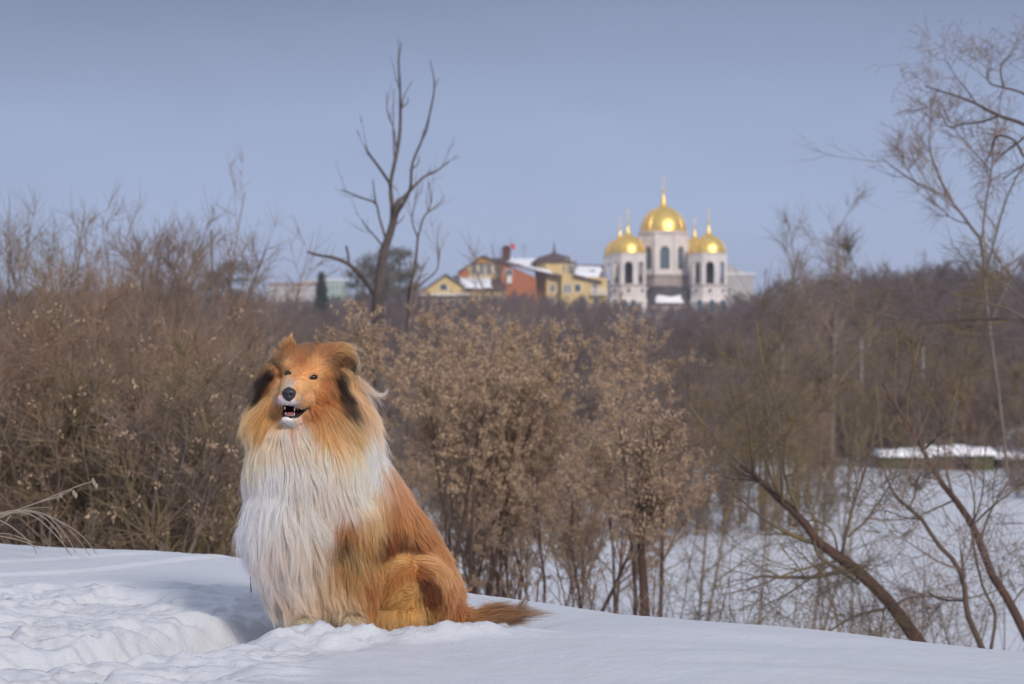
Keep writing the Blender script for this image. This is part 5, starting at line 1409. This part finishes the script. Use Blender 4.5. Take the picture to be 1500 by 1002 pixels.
# ---------------- conifers on the skyline
def conifer(u, d, vt, w, lab, m, name='pine_tree', cone=True):
    x = X(u, d); z0 = gzc(x, d); H = Z(vt, d)-z0
    e = empty(name, (x, d, z0)); tag(e, lab, 'tree')
    MB().tube([(0, 0, -.3), (0, 0, H*.5), (0, 0, H*.97)], [H*.018, H*.012, .02], 6).build('trunk', M_BARKD, e)
    n = 900 if cone else 520; h = rs.random(n)**.8 if cone else .45+.55*rs.random(n)
    rad = (1-h)*w*H*rs.uniform(.55, 1.08, n)+.08 if cone else w*H*np.sqrt(np.clip(1-((h-.72)/.30)**2, 0.02, 1))*rs.uniform(.3, 1., n)**.5
    if not cone: rad *= .75+.5*vnoise(h*9, rs.random(n)*3, 4)
    a = rs.uniform(0, 6.28, n)
    if not cone:
        m_ = 34; ih = rs.integers(0, m_, n); h = (.50+.48*rs.random(m_))[ih]; a = rs.uniform(0, 6.28, m_)[ih]; rad = (w*H*np.sqrt(np.clip(1-((h-.72)/.30)**2, .05, 1)))*rs.uniform(.35, 1.1, m_)[ih]
    c = np.stack([np.cos(a)*rad, np.sin(a)*rad, h*H], 1)
    k = 6; C_ = np.repeat(c, k, 0)+rs.normal(0, .02*H if cone else .045*H, (n*k, 3))*np.array([1, 1, 1 if cone else .6])
    dd_ = unit(np.repeat(np.stack([np.cos(a), np.sin(a), -.25*np.ones(n) if cone else .3*np.ones(n)], 1), k, 0)+rs.normal(0, .5, (n*k, 3))); q = unit(np.cross(dd_, rs.normal(0, 1, (n*k, 3))))
    sz = .030*H*rs.uniform(.5, 1.1, (n*k, 1))
    V = np.stack([C_-dd_*sz, C_+q*sz*.25, C_+dd_*sz, C_-q*sz*.25], 1).reshape(-1, 3)
    link('crown', np_mesh('crown', V, [np.arange(len(V)).reshape(-1, 4)], m, False), e)
conifer(471, 330, 400, .16, 'narrow dark green spruce on the skyline between the pale buildings', M_NEED, 'spruce_tree')
conifer(335, 300, 384, .26, 'round-topped brownish pine on the skyline right of the left thicket', M_NEEDB, cone=False)
conifer(545, 320, 372, .24, 'round brownish pine directly left behind the dead tree', M_NEEDB, cone=False)
conifer(585, 325, 363, .22, 'taller round brownish pine directly right behind the dead tree', M_NEEDB, cone=False)

# ---------------- birches in the wood
for u, d, vt, vb, lab in [(1430, 260, 440, 520, 'white-trunked birch in the wood below the arching boughs'), (1405, 280, 440, 520, 'fainter white-trunked birch just left of the clearer one')]:
    x = X(u, d); z0 = gzc(x, d); H = Z(vt, d)-z0
    tree('birch_tree', (x, d, z0), lab, 'tree', rt, multi_trunk(rt, 1, H, .16, .05, seg=8, wob=.03), [dict(n=16, ang=(25, 50), lr=(.2, .35), seg=4, tmin=.4), dict(n=8, ang=(20, 50), lr=(.4, .6), seg=3)], M_BIRCH, M_TWIGP, 'birches in the wood', rmin=.015)

# ---------------- skyline trees, each its own; their crowns also serve as the pattern for the far wood
rp = np.random.default_rng(21); PROTO = []
def far_tree_mesh(nm, ns, m, fan, rmin, h=1.):
    tr = [(np.array(p)[None], np.array(r)[None]) for p, r in multi_trunk(rp, ns, h*.88, .011 if ns == 1 else .007, .10 if ns == 1 else fan, seg=7, wob=.05)]
    c = crown(rp, tr, [dict(n=18 if ns == 1 else 10, ang=(20, 45), lr=(.22, .42), seg=5, up=.09, wob=.08, tmin=.2), dict(n=9, ang=(18, 50), lr=(.3, .6), seg=4, up=.05, wob=.1), dict(n=5, ang=(20, 50), absl=(.025, .085), seg=2, wob=.1)], rmin)
    # scale to metres: trees of about 8 m
    sc8 = 8.
    return groups_mesh(nm, [(a*sc8, b*sc8) for a, b in tr+c], m, [4]*len(tr)+[3]*len(c))
kinds = [('far_tree', 1, M_TWIGP, .2, .0014), ('far_tree', 2, M_TWIGP, .22, .0014), ('far_tree', 5, M_TWIGP, .4, .0013), ('far_tree', 7, M_TWIGB, .6, .0014), ('far_tree', 5, M_TWIGB, .45, .0013)]
meshes = [far_tree_mesh(*k) for k in kinds]
places = ['on the skyline just right of the white block', 'on the skyline, second clump right of the church', 'on the skyline, third clump right of the church', 'on the skyline left of the cream house', 'on the skyline right of the cream house', 'on the skyline behind the spreading tree', 'on the skyline at the right picture edge', 'on the skyline left of the low yellow gable', 'on the skyline above the pale low building', 'on the skyline left of the round pine', 'on the skyline between dead tree and spruce', 'on the skyline right behind the spruce']
us2 = [1140, 1183, 1232, 1312, 1345, 1410, 1448, 1500, 1240]; vt2 = [372, 366, 350, 356, 340, 336, 348, 330, 372]; ds2 = [300, 260, 290, 240, 300, 250, 280, 260, 420]
us = [1118, 1160, 1205, 1262, 1292, 1378, 1480, 622, 400, 300, 520, 498]; vts = [410, 388, 374, 372, 378, 352, 350, 395, 412, 405, 408, 415]; ds = [430, 380, 360, 340, 350, 300, 280, 420, 420, 360, 380, 430]
for k, (u, vt, d, pl) in enumerate(zip(us, vts, ds, places)):
    x = X(u, d); z0 = gzc(x, d)-.3; H = Z(vt, d)-z0; o = link('far_tree', meshes[k % 3])
    o.location = (x, d, z0); sc_ = H/8.; o.scale = (sc_*1.0, sc_*1.0, sc_); o.rotation_euler = (0, 0, rp.uniform(0, 6))
    tag(o, 'purplish bare tree '+pl, 'tree', 'bare trees along the skyline'); 
    if k < 3: PROTO.append(o)
for k, (u, vt, d) in enumerate(zip(us2, vt2, ds2)):
    x = X(u, d); z0 = gzc(x, d)-.3; H = Z(vt, d)-z0; o = link('far_tree', meshes[k % 2]); o.location = (x, d, z0); o.scale = (H/8*.8, H/8*.8, H/8); o.rotation_euler = (0, 0, rp.uniform(0, 6))
    tag(o, 'taller bare treetop breaking the skyline, '+['first right of the white block', 'second right of the white block', 'third right of the white block', 'just left of the cream house', 'just right of the cream house', 'left of the spreading tree', 'behind the spreading tree', 'at the right picture edge', 'small, between the taller ones'][k], 'tree', 'bare trees along the skyline')
# scrub patterns: two real bushes at the far edge of the snowfield
for k, (u, d, h_, lab) in enumerate([(1090, 84, 3.2, 'brown scrub bush at the nearer edge of the snowfield, below the lichened crowns'), (1020, 86, 3.0, 'brown scrub bush at the nearer edge of the snowfield, left of the lichened crowns'), (1150, 88, 3.1, 'brown scrub bush ending the nearer edge of the snowfield'), (960, 90, 3.4, 'brown scrub bush behind the upright sapling'), (880, 92, 3.6, 'brown scrub bush behind the smaller seed bush'),
                                     (1195, 100, 2.6, 'lone small scrub bush standing out on the snowfield'), (1055, 89, 3.5, 'brown scrub bush in the middle of the nearer edge of the snowfield')]):
    x = X(u, d); z0 = gzc(x, d)-.1; o = link('scrub_bush', meshes[3+k % 2]); o.location = (x, d, z0); o.scale = (h_/8*1.25, h_/8*1.25, h_/8); o.rotation_euler = (0, 0, k*1.3)
    tag(o, lab, 'bush', 'scrub on the snowfield')
    if k < 2: PROTO.append(o)

# ---------------- the far wood: one mass of bare trees (geometry nodes repeat the five real trees above)
CU = [-3000, 0, 120, 250, 350, 420, 500, 540, 590, 625, 660, 730, 780, 800, 890, 900, 1070, 1090, 1120, 1200, 1300, 1400, 1500, 4000]
CVt = [405, 410, 408, 405, 418, 425, 424, 405, 405, 422, 424, 414, 414, 424, 426, 438, 436, 420, 410, 390, 376, 358, 350, 350]
pts = []; 
def add_pts(n, y0, y1, hmin, hmax, kset, ulo=-900, uhi=2400, den=None, capoff=0):
    for _ in range(n):
        y = math.sqrt(rp.uniform(y0*y0, y1*y1)); u = rp.uniform(ulo, uhi); x = X(u, y)
        if den is not None and not den(u, y, x): continue
        z = gzc(x, y)-.2; H = rp.uniform(hmin, hmax)
        vc = np.interp(u, CU, CVt)+rp.uniform(0, 26)+capoff
        H = min(H, Z(vc, y)-z)
        if H < 1.2: continue
        pts.append((x, y, z, int(rp.choice(kset)), rp.uniform(0, 6.28), H/8.*rp.uniform(.9, 1.15), H/8.))
def hole(u, y, x): return not (fbm(np.array([x/22]), np.array([y/30]), 91, 3)[0] > .09 and y < 420)
add_pts(950, 131, 180, 3.5, 6.5, [2, 3, 4, 3, 4], den=hole)
add_pts(1100, 170, 260, 5, 9, [1, 2, 3, 4], den=hole)
add_pts(1100, 250, 380, 6, 10, [0, 1, 2], den=hole)
add_pts(700, 440, 476, 3, 10, [0, 1, 2])
add_pts(1300, 370, 474, 6, 14, [0, 1, 2])
add_pts(500, 520, 620, 8, 14, [0, 1, 2], capoff=6)
# scrub to the left of the snowfield and behind it
add_pts(520, 82, 131, 2.4, 4.2, [3, 4, 3, 4, 2], den=lambda u, y, x: u < 1000 or (u < 1175 and y < 93) or (u > 1520 and y > 100))
PA = np.array(pts)
me = bpy.data.meshes.new('far_wood'); me.from_pydata([tuple(p[:3]) for p in pts], [], [])
a_ = me.attributes.new('kind_index', 'INT', 'POINT'); a_.data.foreach_set('value', PA[:, 3].astype(np.int32))
a_ = me.attributes.new('turn', 'FLOAT_VECTOR', 'POINT'); a_.data.foreach_set('vector', np.stack([rp.normal(0, .05, len(PA)), rp.normal(0, .05, len(PA)), PA[:, 4]], 1).astype(np.float32).ravel())
a_ = me.attributes.new('size', 'FLOAT_VECTOR', 'POINT'); a_.data.foreach_set('vector', np.stack([PA[:, 5], PA[:, 5], PA[:, 6]], 1).astype(np.float32).ravel())
wood = link('far_wood', me); tag(wood, 'leafless brown and purple wood covering the far slope', 'woodland', kind='stuff')
ng = bpy.data.node_groups.new('wood', 'GeometryNodeTree')
ng.interface.new_socket('Geometry', in_out='INPUT', socket_type='NodeSocketGeometry'); ng.interface.new_socket('Geometry', in_out='OUTPUT', socket_type='NodeSocketGeometry')
gi_ = ng.nodes.new('NodeGroupInput'); go_ = ng.nodes.new('NodeGroupOutput'); ip = ng.nodes.new('GeometryNodeInstanceOnPoints'); ip.inputs['Pick Instance'].default_value = True
jn = ng.nodes.new('GeometryNodeJoinGeometry')
for o in reversed(PROTO):
    oi = ng.nodes.new('GeometryNodeObjectInfo'); oi.inputs['Object'].default_value = o; oi.inputs['As Instance'].default_value = True; oi.transform_space = 'ORIGINAL'
    ng.links.new(oi.outputs['Geometry'], jn.inputs[0])
def na(nm, ty):
    n = ng.nodes.new('GeometryNodeInputNamedAttribute'); n.data_type = ty; n.inputs['Name'].default_value = nm; return n.outputs['Attribute']
ng.links.new(gi_.outputs[0], ip.inputs['Points']); ng.links.new(jn.outputs[0], ip.inputs['Instance'])
ng.links.new(na('kind_index', 'INT'), ip.inputs['Instance Index']); ng.links.new(na('turn', 'FLOAT_VECTOR'), ip.inputs['Rotation']); ng.links.new(na('size', 'FLOAT_VECTOR'), ip.inputs['Scale'])
ng.links.new(ip.outputs[0], go_.inputs[0])
mo = wood.modifiers.new('wood', 'NODES'); mo.node_group = ng

# ---------------- dry grass at the left and the twig by the dog
M_DRY = mat('dry grass stalk', (.30, .25, .20), .8, col2=(.22, .18, .15), scale=20)
d = 8.6
o = np.array([X(-20, d), d, gzc(X(-20, d), d)])
e = empty('dry_grass', o); tag(e, 'tuft of bent dry grass stalks on the snow at the left picture edge', 'grass tuft')
st = [[(-60, 790), (-20, 765), (40, 750), (80, 760), (110, 785), (132, 815)], [(-60, 785), (-10, 755), (45, 748), (90, 765), (120, 785), (142, 812)], [(-70, 780), (-20, 760), (30, 750), (62, 765), (95, 800), (105, 815)],
      [(-60, 775), (0, 755), (40, 742), (90, 722), (120, 710), (138, 706), (140, 712)], [(-50, 778), (5, 756), (50, 738), (85, 728), (105, 718), (110, 724)], [(-80, 775), (-30, 755), (5, 765), (30, 782), (48, 800), (54, 812)],
      [(-60, 780), (-10, 784), (30, 792), (60, 804)], [(-60, 772), (0, 752), (30, 748), (60, 755), (85, 780), (100, 812)], [(-60, 790), (0, 770), (20, 752), (50, 744), (78, 744)], [(-60, 768), (10, 752), (50, 750), (75, 760), (100, 790), (112, 812)],
      [(-70, 795), (-30, 785), (10, 782), (50, 795)]]
for k, L in enumerate(st):
    P = smooth_path([(u, v, 0) for u, v in L], 16); dj = rs.uniform(-.15, .15)
    MB().tube([W(u, v, d+dj)-o for u, v, _ in P], np.linspace(.0034, .0013, 16), 5).build('stalk', M_DRY, e, True)
g = MB()
for (u, v) in [(138, 708), (141, 712), (108, 722), (111, 726), (136, 704)]:
    a, f = ell_mesh(W(u, v, d)-o, (.006, .005, .010), 6); g.add(a, f)
g.build('seed_head', M_DRY, e)
d = 7.45; P0 = W(368, 862, d); o = P0.copy(); e = link('twig', None) if False else None
tw_ = MB(); L = smooth_path([(368, 868, 0), (367, 850, 0), (367.5, 838, 0), (366, 826, 0), (365.5, 815, 0), (366, 800, 0), (369, 770, 0), (374, 735, 0)], 22)
tw_.tube([W(u, v, d)-o for u, v, _ in L], np.linspace(.0018, .0009, 22), 5)
for (u, v, du, dv) in [(366, 826, -1.5, -4), (367.5, 842, 2, -4), (366, 812, 2, -4), (367, 834, -2, -4)]: tw_.tube([W(u, v, d)-o, W(u+du*.6, v+dv*.5, d)-o, W(u+du, v+dv, d)-o], [.0016, .0020, .0006], 5)
t = tw_.build('twig', M_BARKD, None, True, o); tag(t, 'thin dark twig sticking up from the snow against the dog\'s white chest fur', 'twig')
# ================================================================ CAMERA, LIGHT
SUN_EL = math.radians(28); SUN_AZ = math.radians(24)     # sun behind the camera, a little to the right
cam = bpy.data.cameras.new('camera'); co = link('camera', cam); co.location = (0, 0, CZ); co.rotation_euler = (math.pi/2, 0, 0)
cam.lens = 85; cam.sensor_width = 36; cam.clip_start = .1; cam.clip_end = 20000
cam.dof.use_dof = True; cam.dof.focus_distance = 6.52; cam.dof.aperture_fstop = 7.1; cam.dof.aperture_blades = 0
S.camera = co
sd = np.array([math.sin(SUN_AZ)*math.cos(SUN_EL), -math.cos(SUN_AZ)*math.cos(SUN_EL), math.sin(SUN_EL)])
sun = bpy.data.lights.new('sun', 'SUN'); sun.energy = 2.3; sun.angle = math.radians(11.0); sun.color = (1., .90, .79)
so = link('sun', sun); so.rotation_euler = Vector(sd).to_track_quat('Z', 'Y').to_euler()
w = bpy.data.worlds.new('World'); S.world = w; w.use_nodes = True; nt = w.node_tree; bg = nt.nodes['Background']
sky = nt.nodes.new('ShaderNodeTexSky'); sky.sky_type = 'NISHITA'; sky.sun_disc = False
sky.sun_elevation = SUN_EL; sky.sun_rotation = math.pi-SUN_AZ; sky.air_density = 1.0; sky.dust_density = 1.5; sky.ozone_density = 2.0
# thin high cloud veil: pulls the physical sky towards a flat grey-blue darkening upwards in view
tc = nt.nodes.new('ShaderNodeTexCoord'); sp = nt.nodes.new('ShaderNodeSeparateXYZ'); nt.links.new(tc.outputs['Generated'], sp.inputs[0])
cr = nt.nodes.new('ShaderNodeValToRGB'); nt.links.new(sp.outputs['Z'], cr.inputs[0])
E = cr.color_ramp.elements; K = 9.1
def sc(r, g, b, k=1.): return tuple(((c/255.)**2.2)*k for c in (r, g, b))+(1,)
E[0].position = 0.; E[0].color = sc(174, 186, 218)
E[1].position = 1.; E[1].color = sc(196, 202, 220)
for p, c in ((.05, (163, 179, 213)), (.09, (154, 169, 203)), (.14, (128, 140, 170)), (.3, (176, 186, 212))):  # sky overhead, out of view, is brightened to add soft fill light
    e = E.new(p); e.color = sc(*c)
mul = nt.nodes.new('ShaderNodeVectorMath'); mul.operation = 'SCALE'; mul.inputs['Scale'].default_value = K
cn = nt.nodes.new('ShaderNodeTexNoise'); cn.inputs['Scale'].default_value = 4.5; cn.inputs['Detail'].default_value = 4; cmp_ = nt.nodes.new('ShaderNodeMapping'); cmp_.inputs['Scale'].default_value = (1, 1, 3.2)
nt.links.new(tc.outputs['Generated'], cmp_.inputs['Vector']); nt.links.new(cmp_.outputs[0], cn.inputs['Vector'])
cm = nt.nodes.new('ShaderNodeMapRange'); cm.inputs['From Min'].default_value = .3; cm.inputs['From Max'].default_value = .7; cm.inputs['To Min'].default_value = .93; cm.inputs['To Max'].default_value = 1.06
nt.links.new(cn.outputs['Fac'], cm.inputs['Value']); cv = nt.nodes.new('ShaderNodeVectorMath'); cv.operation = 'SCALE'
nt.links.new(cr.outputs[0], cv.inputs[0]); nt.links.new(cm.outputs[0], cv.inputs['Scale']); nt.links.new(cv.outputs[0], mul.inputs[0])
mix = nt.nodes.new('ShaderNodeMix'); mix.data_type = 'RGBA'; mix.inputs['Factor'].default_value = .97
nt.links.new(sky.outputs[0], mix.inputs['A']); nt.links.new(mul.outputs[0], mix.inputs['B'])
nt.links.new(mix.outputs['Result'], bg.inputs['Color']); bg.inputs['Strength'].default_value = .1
S.view_settings.view_transform = 'Standard'; S.view_settings.look = 'None'; S.view_settings.exposure = .20; S.view_settings.gamma = 1.
S.render.engine = 'CYCLES'
cy = S.cycles; cy.max_bounces = 8; cy.diffuse_bounces = 4; cy.glossy_bounces = 4; cy.transmission_bounces = 4; cy.transparent_max_bounces = 4; cy.volume_bounces = 0
cy.use_denoising = True

# ---------------- the winter air
HZ = .00036
hb = MB(); hb.box(-2510, 2510, -420, 3010, float(ZZ.min())-1, 40.); hz = hb.build('haze', bpy.data.materials.new('haze')); tag(hz, kind='stuff')
hm = hz.data.materials[0]; hm.use_nodes = True; hn = hm.node_tree; hn.nodes.clear()
ho = hn.nodes.new('ShaderNodeOutputMaterial'); hv = hn.nodes.new('ShaderNodeVolumePrincipled')
hv.inputs['Color'].default_value = (.80, .84, .93, 1); hv.inputs['Density'].default_value = HZ; hv.inputs['Anisotropy'].default_value = .2
hn.links.new(hv.outputs[0], ho.inputs['Volume'])
